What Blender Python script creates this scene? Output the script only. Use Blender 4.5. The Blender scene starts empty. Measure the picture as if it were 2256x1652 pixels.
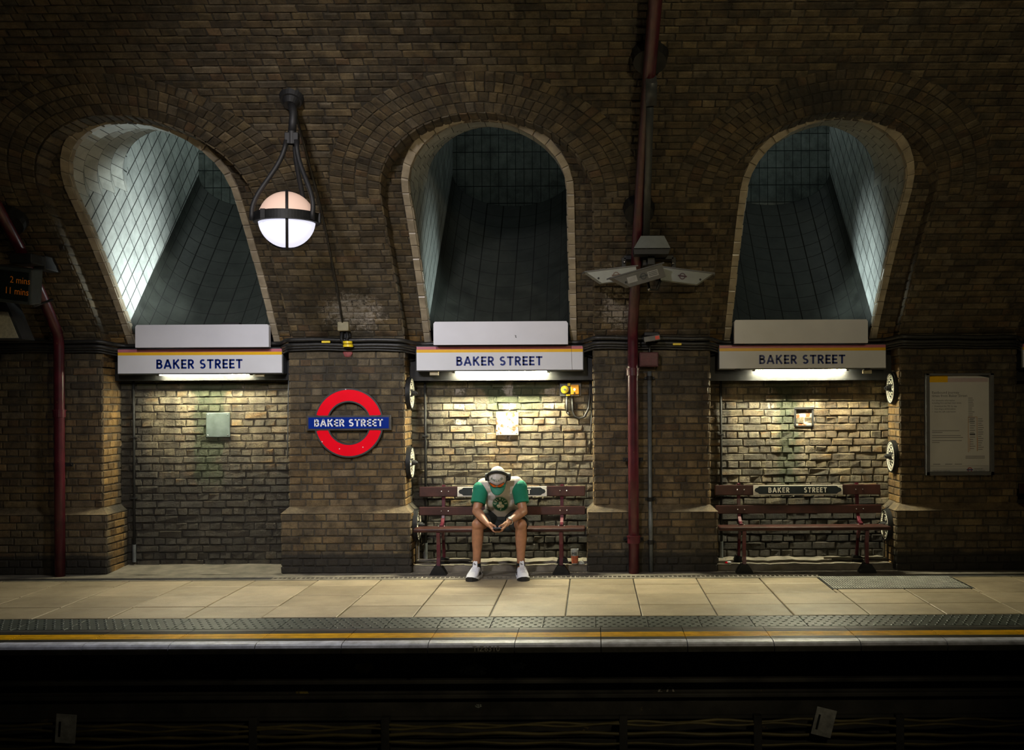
import bpy, bmesh, math, random
import numpy as np
from mathutils import Vector, Matrix
from mathutils.bvhtree import BVHTree
random.seed(7); RNG = np.random.default_rng(11)
SC = bpy.context.scene
COL = SC.collection
PI = math.pi

# ------------------------------------------------------------------ camera
FPX, VPX, VPY, EYE, DIST, ROLL = 2420.0, 1305.0, 884.0, 1.70, 11.0, 0.0052
cr = Vector((math.cos(ROLL), 0, -math.sin(ROLL))); cu = Vector((math.sin(ROLL), 0, math.cos(ROLL))); cf = Vector((0, 1, 0))
cam_data = bpy.data.cameras.new('camera'); cam = bpy.data.objects.new('camera', cam_data); COL.objects.link(cam)
cam.matrix_world = Matrix(((cr.x, cu.x, -cf.x, 0), (cr.y, cu.y, -cf.y, -DIST), (cr.z, cu.z, -cf.z, EYE), (0, 0, 0, 1)))
cam_data.sensor_width = 36; cam_data.sensor_fit = 'HORIZONTAL'; cam_data.lens = FPX / 2256 * 36
cam_data.shift_x = -(VPX - 1128) / 2256; cam_data.shift_y = (VPY - 826) / 2256
cam_data.clip_end = 100
SC.camera = cam

def P(px, py, Y):                       # where the sight line through a measured point meets the plane y = Y
    d = Y + DIST
    v = cr * ((px - VPX) / FPX) + cu * (-(py - VPY) / FPX) + cf
    return Vector((v.x * d, Y, EYE + v.z * d))

# ------------------------------------------------------------------ world, view, station lighting
w = bpy.data.worlds.new('world'); SC.world = w; w.use_nodes = True
w.node_tree.nodes['Background'].inputs[0].default_value = (0.30, 0.34, 0.40, 1)
w.node_tree.nodes['Background'].inputs[1].default_value = 0.004
SC.view_settings.view_transform = 'Standard'; SC.view_settings.look = 'None'
SC.view_settings.gamma = 1.0; SC.view_settings.exposure = 0.0; SC.view_settings.use_curve_mapping = False
SC.cycles.max_bounces = 6; SC.cycles.diffuse_bounces = 3; SC.cycles.glossy_bounces = 3; SC.cycles.transmission_bounces = 4
SC.cycles.sample_clamp_indirect = 3.0; SC.cycles.use_denoising = True

def lamp(name, kind, loc, energy, color, aim=None, radius=0.1, angle=90, blend=0.5):
    d = bpy.data.lights.new(name, kind); o = bpy.data.objects.new(name, d); COL.objects.link(o)
    d.energy = energy; d.color = color; o.location = loc
    if kind in ('POINT', 'SPOT'): d.shadow_soft_size = radius
    if kind == 'SPOT': d.spot_size = math.radians(angle); d.spot_blend = blend
    if aim is not None: o.rotation_euler = (Vector(aim) - Vector(loc)).to_track_quat('-Z', 'Y').to_euler()
    return o
# unseen spots added above the tracks to light signs and vault
lamp('unseen_front_spot', 'SPOT', (-2.2, -8.0, 4.7), 1150, (1.0, 0.95, 0.96), (-2.05, 0, 1.85), 0.2, 49, 1.0)
lamp('unseen_front_spot', 'SPOT', (2.2, -9.5, 4.2), 430, (1.0, 0.86, 0.54), (-0.2, -1, 3.4), 0.2, 84, 1.0)
TUBE_POWER = (500.0, 1250.0, 880.0)
GLOBE_POWER = 120.0
SHAFT_POWER = (150.0, 36.0, 72.0)

# ------------------------------------------------------------------ materials
def newmat(name):
    m = bpy.data.materials.new(name); m.use_nodes = True
    nt = m.node_tree; b = nt.nodes['Principled BSDF']
    return m, nt, b
def N(nt, t, **kw):
    n = nt.nodes.new(t)
    for k, v in kw.items():
        if k.startswith('i_'):
            key = k[2:]; key = int(key) if key.isdigit() else key
            n.inputs[key].default_value = v
        else: setattr(n, k, v)
    return n
def L(nt, a, b): nt.links.new(a, b)
def mixc(nt, fac, a, b, blend='MIX'):
    n = nt.nodes.new('ShaderNodeMix'); n.data_type = 'RGBA'; n.blend_type = blend
    for s, v in ((0, fac), (6, a), (7, b)):
        if hasattr(v, 'links') or hasattr(v, 'is_output'): nt.links.new(v, n.inputs[s])
        else: n.inputs[s].default_value = v if s == 0 else (v[0], v[1], v[2], 1)
    return n.outputs[2]
def mth(nt, op, a, b=0.0, c=None, clamp=False):
    n = nt.nodes.new('ShaderNodeMath'); n.operation = op; n.use_clamp = clamp
    for i, v in enumerate((a, b) if c is None else (a, b, c)):
        if hasattr(v, 'is_output'): nt.links.new(v, n.inputs[i])
        else: n.inputs[i].default_value = v
    return n.outputs[0]
def noise(nt, scale, detail=4, rough=0.55, vec=None, stretch=None):
    n = N(nt, 'ShaderNodeTexNoise'); n.inputs['Scale'].default_value = scale; n.inputs['Detail'].default_value = detail
    n.inputs['Roughness'].default_value = rough
    tc = N(nt, 'ShaderNodeTexCoord'); src = tc.outputs['Object'] if vec is None else vec
    if stretch:
        mp = N(nt, 'ShaderNodeMapping'); mp.inputs['Scale'].default_value = stretch; L(nt, src, mp.inputs[0]); src = mp.outputs[0]
    L(nt, src, n.inputs['Vector'])
    return n.outputs['Fac']
def ramp(nt, fac, stops):
    n = N(nt, 'ShaderNodeValToRGB'); e = n.color_ramp.elements
    while len(e) < len(stops): e.new(0.5)
    for i, (p, c) in enumerate(stops):
        e[i].position = p; e[i].color = (c[0], c[1], c[2], 1) if hasattr(c, '__len__') else (c, c, c, 1)
    L(nt, fac, n.inputs[0]); return n.outputs[0]
def bump(nt, b, h, strength, dist):
    n = N(nt, 'ShaderNodeBump'); n.inputs['Strength'].default_value = strength; n.inputs['Distance'].default_value = dist
    L(nt, h, n.inputs['Height']); L(nt, n.outputs[0], b.inputs['Normal'])

def simple(name, col, rough=0.5, metal=0.0, vary=0.25, scale=14.0, bumps=0.0, spec=None, worn=None):
    m, nt, b = newmat(name)
    f = noise(nt, scale, 5)
    dark = [c * (1 - vary) for c in col]; lite = [min(1, c * (1 + vary * 0.6)) for c in col]
    c = mixc(nt, ramp(nt, f, ((0.3, 0), (0.7, 1))), dark, lite)
    if worn:
        g = noise(nt, scale * 2.3, 8, 0.7)
        c = mixc(nt, ramp(nt, g, ((worn[1], 0), (worn[1] + 0.03, 1))), c, worn[0])
    L(nt, c, b.inputs['Base Color']); b.inputs['Roughness'].default_value = rough; b.inputs['Metallic'].default_value = metal
    if spec is not None: b.inputs['Specular IOR Level'].default_value = spec
    if bumps: bump(nt, b, noise(nt, scale * 6, 4), bumps, 0.004)
    return m

def brick_material(name='old_brick', gloss=0.55, k=1.0):
    m, nt, b = newmat(name)
    a = N(nt, 'ShaderNodeAttribute'); a.attribute_name = 'bcol'
    s = N(nt, 'ShaderNodeAttribute'); s.attribute_name = 'stain'
    sep = N(nt, 'ShaderNodeSeparateColor'); L(nt, a.outputs['Color'], sep.inputs[0])
    st = N(nt, 'ShaderNodeSeparateColor'); L(nt, s.outputs['Color'], st.inputs[0])
    hue = ramp(nt, sep.outputs[0], ((0.0, (0.145, 0.100, 0.062)), (0.25, (0.25, 0.185, 0.105)), (0.5, (0.33, 0.235, 0.12)),
                                    (0.72, (0.27, 0.225, 0.165)), (0.88, (0.35, 0.25, 0.11)), (1.0, (0.27, 0.14, 0.07))))
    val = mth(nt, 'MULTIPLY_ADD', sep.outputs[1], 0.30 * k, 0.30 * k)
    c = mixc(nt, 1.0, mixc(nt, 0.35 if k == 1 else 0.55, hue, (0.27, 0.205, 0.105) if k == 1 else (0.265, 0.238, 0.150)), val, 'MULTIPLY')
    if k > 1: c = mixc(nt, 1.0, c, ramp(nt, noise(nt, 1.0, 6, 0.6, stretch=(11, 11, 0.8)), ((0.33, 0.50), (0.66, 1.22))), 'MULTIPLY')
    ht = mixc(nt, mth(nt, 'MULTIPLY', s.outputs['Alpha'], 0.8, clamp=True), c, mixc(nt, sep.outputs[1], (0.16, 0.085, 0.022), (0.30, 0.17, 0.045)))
    grain = noise(nt, 90, 6, 0.7); blot = noise(nt, 7, 6, 0.65)
    c = mixc(nt, 1.0, ht, ramp(nt, grain, ((0.25, 0.55), (0.75, 1.25))), 'MULTIPLY')
    c = mixc(nt, 1.0, c, ramp(nt, blot, ((0.32, 0.30), (0.64, 1.25))), 'MULTIPLY')
    # mortar
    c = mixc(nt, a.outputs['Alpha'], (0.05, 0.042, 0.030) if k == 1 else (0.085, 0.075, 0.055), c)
    # soot, moss, lime bloom: dirt, with some light and shade put into the colour
    soot_n = noise(nt, 3.2, 7, 0.7, stretch=(1.6, 1.6, 0.6))
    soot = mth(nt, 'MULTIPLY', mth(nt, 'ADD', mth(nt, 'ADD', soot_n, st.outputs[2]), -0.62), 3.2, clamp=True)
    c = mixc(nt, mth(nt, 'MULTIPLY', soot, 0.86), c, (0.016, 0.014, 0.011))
    moss = mth(nt, 'MULTIPLY', mth(nt, 'ADD', mth(nt, 'ADD', noise(nt, 22, 6, 0.75, stretch=(1, 1, 0.4)), st.outputs[1]), -0.85), 4.0, clamp=True)
    c = mixc(nt, mth(nt, 'MULTIPLY', moss, 0.88), c, mixc(nt, grain, (0.020, 0.030, 0.011), (0.048, 0.060, 0.027)))
    eff_lit = mth(nt, 'MULTIPLY', mth(nt, 'ADD', mth(nt, 'ADD', noise(nt, 26, 8, 0.8), st.outputs[0]), -1.02), 7.0, clamp=True)
    c = mixc(nt, mth(nt, 'MULTIPLY', eff_lit, 0.8), c, (0.42, 0.37, 0.31))
    L(nt, c, b.inputs['Base Color'])
    r = ramp(nt, noise(nt, 30, 5, 0.7), ((0.3, gloss - 0.16), (0.7, gloss + 0.22))); L(nt, r, b.inputs['Roughness'])
    hgt = mth(nt, 'ADD', mth(nt, 'MULTIPLY', noise(nt, 55, 8, 0.75), 1.0), mth(nt, 'MULTIPLY', noise(nt, 210, 4, 0.7), 0.35))
    bump(nt, b, hgt, 0.85, 0.010 if k == 1 else 0.015)
    return m

def tile_material(name, col, joint, tw, th, jw=0.006, dirt=0.4, rough=0.18, alpha=0.0):
    m, nt, b = newmat(name)
    uv = N(nt, 'ShaderNodeUVMap')
    sp = N(nt, 'ShaderNodeSeparateXYZ'); L(nt, uv.outputs[0], sp.inputs[0])
    fu = mth(nt, 'FRACT', mth(nt, 'DIVIDE', sp.outputs[0], tw)); fv = mth(nt, 'FRACT', mth(nt, 'DIVIDE', sp.outputs[1], th))
    def edge(f, size, jw):
        d = mth(nt, 'MULTIPLY', mth(nt, 'MINIMUM', f, mth(nt, 'SUBTRACT', 1.0, f)), size)
        return mth(nt, 'MULTIPLY', mth(nt, 'SUBTRACT', jw, d), 1.0 / 0.0025, clamp=True)
    j = mth(nt, 'MAXIMUM', edge(fu, tw, jw * 0.75), edge(fv, th, jw))
    # each tile its own tone
    fl = N(nt, 'ShaderNodeCombineXYZ')
    L(nt, mth(nt, 'FLOOR', mth(nt, 'DIVIDE', sp.outputs[0], tw)), fl.inputs[0]); L(nt, mth(nt, 'FLOOR', mth(nt, 'DIVIDE', sp.outputs[1], th)), fl.inputs[1])
    wn = N(nt, 'ShaderNodeTexWhiteNoise'); wn.noise_dimensions = '2D'; L(nt, fl.outputs[0], wn.inputs['Vector'])
    base = mixc(nt, wn.outputs['Value'], [c * 0.86 for c in col], col)
    g = ramp(nt, noise(nt, 5, 7, 0.7), ((0.35, 1 - dirt), (0.65, 1.0)))
    base = mixc(nt, 1.0, base, g, 'MULTIPLY')
    L(nt, mixc(nt, j, base, joint), b.inputs['Base Color'])
    L(nt, mth(nt, 'MULTIPLY_ADD', j, 0.5, rough), b.inputs['Roughness'])
    bump(nt, b, mth(nt, 'SUBTRACT', mth(nt, 'MULTIPLY', noise(nt, 9, 2), 0.3), j), 0.5, 0.003)
    return m

def glow(name, col, strength, base=None):
    m, nt, b = newmat(name)
    b.inputs['Base Color'].default_value = (*(base or col), 1)
    b.inputs['Emission Color'].default_value = (*col, 1); b.inputs['Emission Strength'].default_value = strength
    b.inputs['Roughness'].default_value = 0.3
    return m

M = {}
M['brick'] = brick_material('old_brick', 0.6)
M['brick_wet_lit'] = brick_material('damp_lit_brick', 0.46, 1.7)  # damp gloss; brick and mortar also brightened for the tube-lit alcoves
M['tile'] = tile_material('white_glazed_tile', (0.62, 0.66, 0.64), (0.035, 0.04, 0.038), 0.225, 0.155, 0.0085, 0.35)
M['tile_floor'] = tile_material('sooty_shaded_tile', (0.036, 0.040, 0.034), (0.006, 0.007, 0.006), 0.225, 0.155, 0.006, 0.6, 0.5)  # soot and the trough's shade both put into this near-black colour
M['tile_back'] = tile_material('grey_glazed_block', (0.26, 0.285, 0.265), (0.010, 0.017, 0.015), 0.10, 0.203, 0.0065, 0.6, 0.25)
M['tile_arch'] = tile_material('arch_glazed_tile', (0.62, 0.64, 0.60), (0.05, 0.05, 0.045), 0.15, 0.28, 0.007, 0.25)
M['cream_tile'] = simple('cream_glazed_edge', (0.36, 0.305, 0.225), 0.3, vary=0.35, scale=8, bumps=0.1)
M['iron'] = simple('black_painted_iron', (0.014, 0.014, 0.014), 0.55, spec=0.25, vary=0.4, bumps=0.15)
M['black'] = simple('matt_black', (0.012, 0.012, 0.013), 0.6, vary=0.4, bumps=0.1)
M['cable'] = simple('black_cable', (0.02, 0.019, 0.018), 0.45, vary=0.5, scale=30)
M['maroon'] = simple('maroon_gloss_paint', (0.070, 0.009, 0.016), 0.32, vary=0.4, scale=9, bumps=0.15, worn=((0.22, 0.11, 0.04), 0.66))
M['maroon_iron'] = simple('maroon_painted_iron', (0.085, 0.012, 0.022), 0.25, vary=0.3, bumps=0.1)
M['greypipe'] = simple('grey_pipe_paint', (0.10, 0.11, 0.115), 0.35, vary=0.3)
M['darkgrey'] = simple('dark_grey_paint', (0.05, 0.055, 0.06), 0.4, vary=0.3)
M['frame_grey'] = simple('grey_frame', (0.10, 0.10, 0.105), 0.45, vary=0.2)
M['white_panel'] = simple('white_panel', (0.68, 0.68, 0.74), 0.35, vary=0.06, scale=3)
M['sign_white'] = simple('white_enamel', (0.74, 0.75, 0.80), 0.22, vary=0.05, scale=3)
M['sign_pink'] = simple('pink_enamel', (0.55, 0.18, 0.22), 0.22, vary=0.05)
M['sign_yellow'] = simple('yellow_enamel', (0.88, 0.50, 0.02), 0.22, vary=0.05)
M['sign_blue'] = simple('navy_lettering', (0.004, 0.02, 0.18), 0.25, vary=0.05)
M['red'] = simple('red_enamel', (0.95, 0.003, 0.018), 0.22, vary=0.08, scale=4)
M['blue'] = simple('blue_enamel', (0.003, 0.025, 0.26), 0.22, vary=0.1, scale=4)
M['roundel_frame'] = simple('dark_roundel_frame', (0.045, 0.040, 0.040), 0.4, vary=0.3)
M['letter_white'] = simple('white_lettering', (0.85, 0.86, 0.92), 0.3, vary=0.04)
M['wood'] = simple('maroon_varnished_wood', (0.042, 0.0135, 0.010), 0.42, vary=0.55, scale=6, bumps=0.12, spec=0.25, worn=((0.10, 0.045, 0.028), 0.70))
M['chrome'] = simple('bright_steel', (0.62, 0.60, 0.60), 0.25, 1.0, vary=0.1)
M['plate_black'] = simple('black_plate', (0.012, 0.016, 0.018), 0.5, spec=0.2, vary=0.3)
M['plate_cream'] = simple('chipped_cream_enamel', (0.72, 0.68, 0.58), 0.35, vary=0.15, worn=((0.03, 0.02, 0.015), 0.63), scale=30)
M['cream'] = simple('cream_paint', (0.55, 0.52, 0.40), 0.45, vary=0.25, scale=40)
M['galv'] = simple('galvanised_plate', (0.20, 0.25, 0.235), 0.35, 0.5, vary=0.3, scale=10)
M['rust_plate'] = simple('rusting_white_plate', (0.46, 0.38, 0.31), 0.4, vary=0.35, scale=7, worn=((0.22, 0.08, 0.03), 0.52), bumps=0.2)
M['yellow'] = simple('yellow_plastic', (0.85, 0.62, 0.02), 0.4, vary=0.12)
M['orange'] = simple('orange_plastic', (0.85, 0.36, 0.01), 0.4, vary=0.12)
M['tan_box'] = simple('tan_box', (0.42, 0.36, 0.22), 0.5, vary=0.25)
M['cement'] = simple('rough_cement', (0.20, 0.175, 0.135), 0.7, vary=0.45, scale=7, bumps=0.5)
M['cement_dark'] = simple('dark_cement', (0.065, 0.06, 0.05), 0.7, vary=0.5, scale=7, bumps=0.5)
M['tactile'] = simple('grey_tactile_block', (0.062, 0.072, 0.064), 0.38, vary=0.35, scale=9, bumps=0.2)
M['coping'] = simple('dark_ribbed_coping', (0.075, 0.07, 0.062), 0.32, vary=0.4, scale=8, bumps=0.2)
M['line_yellow'] = simple('worn_yellow_line', (0.90, 0.48, 0.006), 0.35, vary=0.3, scale=10, bumps=0.2, worn=((0.2, 0.13, 0.04), 0.72))
M['nose_white'] = simple('worn_white_nosing', (0.60, 0.61, 0.74), 0.45, vary=0.4, scale=12, bumps=0.3, worn=((0.06, 0.055, 0.05), 0.66))
M['nose_dark'] = simple('scuffed_nosing_face', (0.035, 0.033, 0.03), 0.55, vary=0.5, scale=10, bumps=0.4, worn=((0.16, 0.15, 0.12), 0.70))
M['under'] = simple('sooty_concrete', (0.045, 0.042, 0.039), 0.75, vary=0.7, scale=3, bumps=0.5, worn=((0.13, 0.095, 0.05), 0.66))
M['under_cable'] = simple('dusty_cable', (0.16, 0.13, 0.05), 0.5, vary=0.6, scale=3)
M['chalk'] = simple('chalk_mark', (0.34, 0.32, 0.29), 0.8, vary=0.4, scale=30)
M['paper'] = simple('poster_paper', (0.62, 0.61, 0.60), 0.4, vary=0.06, scale=4)
M['steel_grate'] = simple('steel_chequer', (0.58, 0.58, 0.52), 0.35, 0.3, vary=0.3, scale=10)
for k_ in range(3): M['tube%d' % k_] = glow('lit_tube', (1.0, 0.95, 0.66), TUBE_POWER[k_])
M['led'] = glow('amber_led', (1.0, 0.28, 0.02), 0.02)
M['skin'] = simple('skin', (0.40, 0.19, 0.105), 0.45, vary=0.22, scale=18)
M['hair'] = simple('dark_hair', (0.03, 0.02, 0.015), 0.6)
M['shirt'] = simple('cream_cotton', (0.56, 0.52, 0.46), 0.85, vary=0.12, scale=9, bumps=0.3)
M['shirt_green'] = simple('green_cotton', (0.005, 0.20, 0.115), 0.85, vary=0.15, scale=9, bumps=0.3)
M['crest_green'] = simple('crest_green', (0.006, 0.085, 0.035), 0.7)
M['crest_cream'] = simple('crest_cream', (0.60, 0.60, 0.42), 0.7)
M['shorts'] = simple('black_shorts', (0.012, 0.015, 0.015), 0.75, vary=0.3, bumps=0.3)
M['shoe'] = simple('white_shoe', (0.82, 0.83, 0.90), 0.5, vary=0.08)
M['cap'] = simple('pale_cap_cotton', (0.60, 0.56, 0.53), 0.8, vary=0.12, scale=20, bumps=0.3)
M['cap_green'] = simple('green_cap_brim', (0.02, 0.18, 0.12), 0.7, vary=0.1)
M['lens'] = simple('orange_mirror_lens', (0.95, 0.16, 0.005), 0.12, 0.3, vary=0.3, scale=25)
M['cup'] = simple('clear_cup', (0.42, 0.44, 0.40), 0.15, vary=0.1)
M['cup_drink'] = simple('orange_drink', (0.55, 0.15, 0.07), 0.3, vary=0.4, scale=60)
M['glass_dark'] = simple('dark_glass', (0.02, 0.022, 0.02), 0.08)

def paving():
    m, nt, b = newmat('beige_paving')
    a = N(nt, 'ShaderNodeAttribute'); a.attribute_name = 'bcol'
    sep = N(nt, 'ShaderNodeSeparateColor'); L(nt, a.outputs['Color'], sep.inputs[0])
    c = mixc(nt, sep.outputs[0], (0.32, 0.255, 0.165), (0.44, 0.355, 0.235))
    c = mixc(nt, 1.0, c, ramp(nt, noise(nt, 2.2, 7, 0.65), ((0.3, 0.72), (0.7, 1.1))), 'MULTIPLY')
    c = mixc(nt, 1.0, c, ramp(nt, noise(nt, 140, 3, 0.6), ((0.3, 0.82), (0.7, 1.12))), 'MULTIPLY')
    c = mixc(nt, a.outputs['Alpha'], (0.03, 0.026, 0.02), c)
    L(nt, c, b.inputs['Base Color'])
    L(nt, ramp(nt, noise(nt, 5, 5), ((0.3, 0.40), (0.7, 0.62))), b.inputs['Roughness'])
    bump(nt, b, noise(nt, 160, 3), 0.25, 0.002)
    return m
M['paving'] = paving()

# ------------------------------------------------------------------ object helpers
def link(o): COL.objects.link(o); return o
def props(o, label=None, cat=None, group=None, kind=None):
    for k, v in (('label', label), ('category', cat), ('group', group), ('kind', kind)):
        if v: o[k] = v
    return o
def thing(name, label, cat, loc=(0, 0, 0), group=None, rotz=0.0):
    o = link(bpy.data.objects.new(name, None)); o.location = loc; o.rotation_euler = (0, 0, rotz); o.empty_display_size = 0.1
    return props(o, label, cat, group)
def parent_world(o, par):               # child built in world coordinates under a translated parent
    o.parent = par; o.matrix_parent_inverse = Matrix.Translation(-Vector(par.location))
    return o
class MB:
    def __init__(s): s.bm = bmesh.new(); s.i = 0
    def _paint(s, faces, smooth=False):
        for f in faces: f.material_index = s.i; f.smooth = smooth
    def mat(s, i): s.i = i; return s
    def box(s, x0, x1, y0, y1, z0, z1, bev=0.0, mtx=None):
        t = bmesh.new(); bmesh.ops.create_cube(t, size=1)
        sx, sy, sz = abs(x1 - x0), abs(y1 - y0), abs(z1 - z0)
        bmesh.ops.scale(t, vec=(sx, sy, sz), verts=t.verts)
        if bev > 0: bmesh.ops.bevel(t, geom=t.edges[:], offset=min(bev, 0.45 * min(sx, sy, sz)), segments=2, affect='EDGES', profile=0.5)
        bmesh.ops.translate(t, vec=((x0 + x1) / 2, (y0 + y1) / 2, (z0 + z1) / 2), verts=t.verts)
        return s.merge(t, mtx)
    def merge(s, t, mtx=None, smooth=False):
        if mtx is not None: bmesh.ops.transform(t, matrix=mtx, verts=t.verts)
        vs = {v: s.bm.verts.new(v.co) for v in t.verts}
        fs = []
        for f in t.faces:
            try: nf = s.bm.faces.new([vs[v] for v in f.verts]); fs.append(nf)
            except ValueError: pass
        s._paint(fs, smooth); t.free(); return s
    def cyl(s, p0, p1, r0, r1=None, seg=20, caps=True, smooth=True):
        p0, p1 = Vector(p0), Vector(p1); r1 = r0 if r1 is None else r1
        d = p1 - p0; t = bmesh.new()
        bmesh.ops.create_cone(t, cap_ends=caps, segments=seg, radius1=max(r0, 1e-4), radius2=max(r1, 1e-4), depth=d.length)
        m = Matrix.Translation((p0 + p1) / 2) @ d.to_track_quat('Z', 'Y').to_matrix().to_4x4()
        s.merge(t, m)
        return s
    def ball(s, c, r, seg=20, mtx=None):
        t = bmesh.new(); bmesh.ops.create_uvsphere(t, u_segments=seg, v_segments=max(6, seg // 2), radius=1)
        r = (r, r, r) if not hasattr(r, '__len__') else r
        bmesh.ops.scale(t, vec=r, verts=t.verts)
        if mtx is not None: bmesh.ops.transform(t, matrix=mtx, verts=t.verts)
        bmesh.ops.translate(t, vec=c, verts=t.verts)
        return s.merge(t, None, True)
    def tube(s, pts, r, seg=10, closed=False):
        pts = [Vector(p) for p in pts]; n = len(pts); rings = []
        rr = r if hasattr(r, '__len__') else [r] * n
        up = None
        for i in range(n):
            a = pts[(i - 1) % n] if (closed or i > 0) else pts[i]; b = pts[(i + 1) % n] if (closed or i < n - 1) else pts[i]
            d = (b - a).normalized()
            if up is None: up = d.orthogonal().normalized()
            up = (up - d * up.dot(d)).normalized(); sd = d.cross(up)
            rings.append([s.bm.verts.new(pts[i] + (up * math.cos(2 * PI * k / seg) + sd * math.sin(2 * PI * k / seg)) * rr[i]) for k in range(seg)])
        fs = []
        for i in range(n if closed else n - 1):
            A, B = rings[i], rings[(i + 1) % n]
            for k in range(seg): fs.append(s.bm.faces.new((A[k], A[(k + 1) % seg], B[(k + 1) % seg], B[k])))
        s._paint(fs, True)
        if not closed: s._paint([s.bm.faces.new(rings[0][::-1]), s.bm.faces.new(rings[-1])])
        return s
    def prism(s, pts, fn, d0, d1):      # outline pts (a,b), fn(a,b,depth) -> xyz
        A = [s.bm.verts.new(fn(a, b, d0)) for a, b in pts]; B = [s.bm.verts.new(fn(a, b, d1)) for a, b in pts]; n = len(pts)
        fs = [s.bm.faces.new(A), s.bm.faces.new(B[::-1])]
        for i in range(n): fs.append(s.bm.faces.new((A[i], B[i], B[(i + 1) % n], A[(i + 1) % n])))
        s._paint(fs); return s
    def ring(s, fn, c, ro, ri, d0, d1, a0=0.0, a1=2 * PI, seg=64):
        full = abs(a1 - a0 - 2 * PI) < 1e-6; k = seg + (0 if full else 1)
        V = [[s.bm.verts.new(fn(c[0] + r * math.cos(a0 + (a1 - a0) * i / seg), c[1] + r * math.sin(a0 + (a1 - a0) * i / seg), d)) for i in range(k)]
             for r, d in ((ri, d0), (ro, d0), (ro, d1), (ri, d1))]
        fs = []
        for q in range(4):
            A, B = V[q], V[(q + 1) % 4]
            for i in range(seg): fs.append(s.bm.faces.new((A[i], A[(i + 1) % k], B[(i + 1) % k], B[i])))
        if not full:
            fs.append(s.bm.faces.new([V[q][0] for q in range(4)])); fs.append(s.bm.faces.new([V[q][-1] for q in (3, 2, 1, 0)]))
        s._paint(fs); return s
    def grid(s, rows, smooth=False):    # rows of points
        V = [[s.bm.verts.new(p) for p in r] for r in rows]; fs = []
        for i in range(len(V) - 1):
            for j in range(len(V[0]) - 1): fs.append(s.bm.faces.new((V[i][j], V[i][j + 1], V[i + 1][j + 1], V[i + 1][j])))
        s._paint(fs, smooth); return s
    def poly(s, pts):
        f = s.bm.faces.new([s.bm.verts.new(p) for p in pts]); s._paint([f]); return s
    def islands(s):                     # groups of loose pieces that lie clearly apart
        s.bm.verts.ensure_lookup_table(); seen = {}; isl = []
        for v0 in s.bm.verts:
            if v0 in seen: continue
            st = [v0]; seen[v0] = len(isl); comp = []
            while st:
                v = st.pop(); comp.append(v)
                for e in v.link_edges:
                    w_ = e.other_vert(v)
                    if w_ not in seen: seen[w_] = len(isl); st.append(w_)
            isl.append(comp)
        if len(isl) < 2 or len(isl) > 260: return [list(s.bm.verts)]
        lo = [Vector([min(v.co[k] for v in c) for k in range(3)]) for c in isl]; hi = [Vector([max(v.co[k] for v in c) for k in range(3)]) for c in isl]
        g = list(range(len(isl)))
        def root(i):
            while g[i] != i: i = g[i]
            return i
        for i in range(len(isl)):
            for j in range(i):
                gap = math.sqrt(sum(max(0, lo[i][k] - hi[j][k], lo[j][k] - hi[i][k]) ** 2 for k in range(3)))
                if gap <= max(0.019, 0.49 * max(max(hi[i] - lo[i]), max(hi[j] - lo[j]))): g[root(i)] = root(j)
        out = {}
        for i, c in enumerate(isl): out.setdefault(root(i), []).extend(c)
        return list(out.values())
    def build(s, name, mats, parent=None, world=True, normals=True):
        if normals: bmesh.ops.recalc_face_normals(s.bm, faces=s.bm.faces)
        if parent is not None and parent.get('kind') != 'structure' and len(s.bm.verts) < 6000:
            grp = s.islands()
            if len(grp) > 1:
                first = None
                for c in grp:
                    t = MB(); m_ = {v: t.bm.verts.new(v.co) for v in c}
                    for f in {f for v in c for f in v.link_faces}:
                        nf = t.bm.faces.new([m_[v] for v in f.verts]); nf.material_index = f.material_index; nf.smooth = f.smooth
                    me = bpy.data.meshes.new(name); t.bm.to_mesh(me); t.bm.free()
                    for m in (mats if isinstance(mats, (list, tuple)) else [mats]): me.materials.append(m)
                    o = link(bpy.data.objects.new(name, me)); first = first or o
                    if world: parent_world(o, parent)
                    else: o.parent = parent
                s.bm.free(); return first
        me = bpy.data.meshes.new(name); s.bm.to_mesh(me); s.bm.free()
        for m in (mats if isinstance(mats, (list, tuple)) else [mats]): me.materials.append(m)
        o = link(bpy.data.objects.new(name, me))
        if parent is not None:
            if world: parent_world(o, parent)
            else: o.parent = parent
        return o
def raw_mesh(name, V, F, mats, mi=None, attrs=None, uv=None, parent=None):
    me = bpy.data.meshes.new(name); me.from_pydata(V.tolist() if hasattr(V, 'tolist') else V, [], F.tolist() if hasattr(F, 'tolist') else F)
    for m in (mats if isinstance(mats, (list, tuple)) else [mats]): me.materials.append(m)
    if mi is not None: me.polygons.foreach_set('material_index', np.asarray(mi, dtype=np.int32))
    for k, arr in (attrs or {}).items():
        a = me.attributes.new(k, 'FLOAT_COLOR', 'POINT'); a.data.foreach_set('color', np.asarray(arr, dtype=np.float32).ravel())
    if uv is not None:
        l = me.uv_layers.new(name='UVMap'); idx = np.empty(len(me.loops), dtype=np.int32); me.loops.foreach_get('vertex_index', idx)
        l.data.foreach_set('uv', np.asarray(uv, dtype=np.float32)[idx].ravel())
    me.update(); o = link(bpy.data.objects.new(name, me))
    if parent is not None: parent_world(o, parent)
    return o

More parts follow.
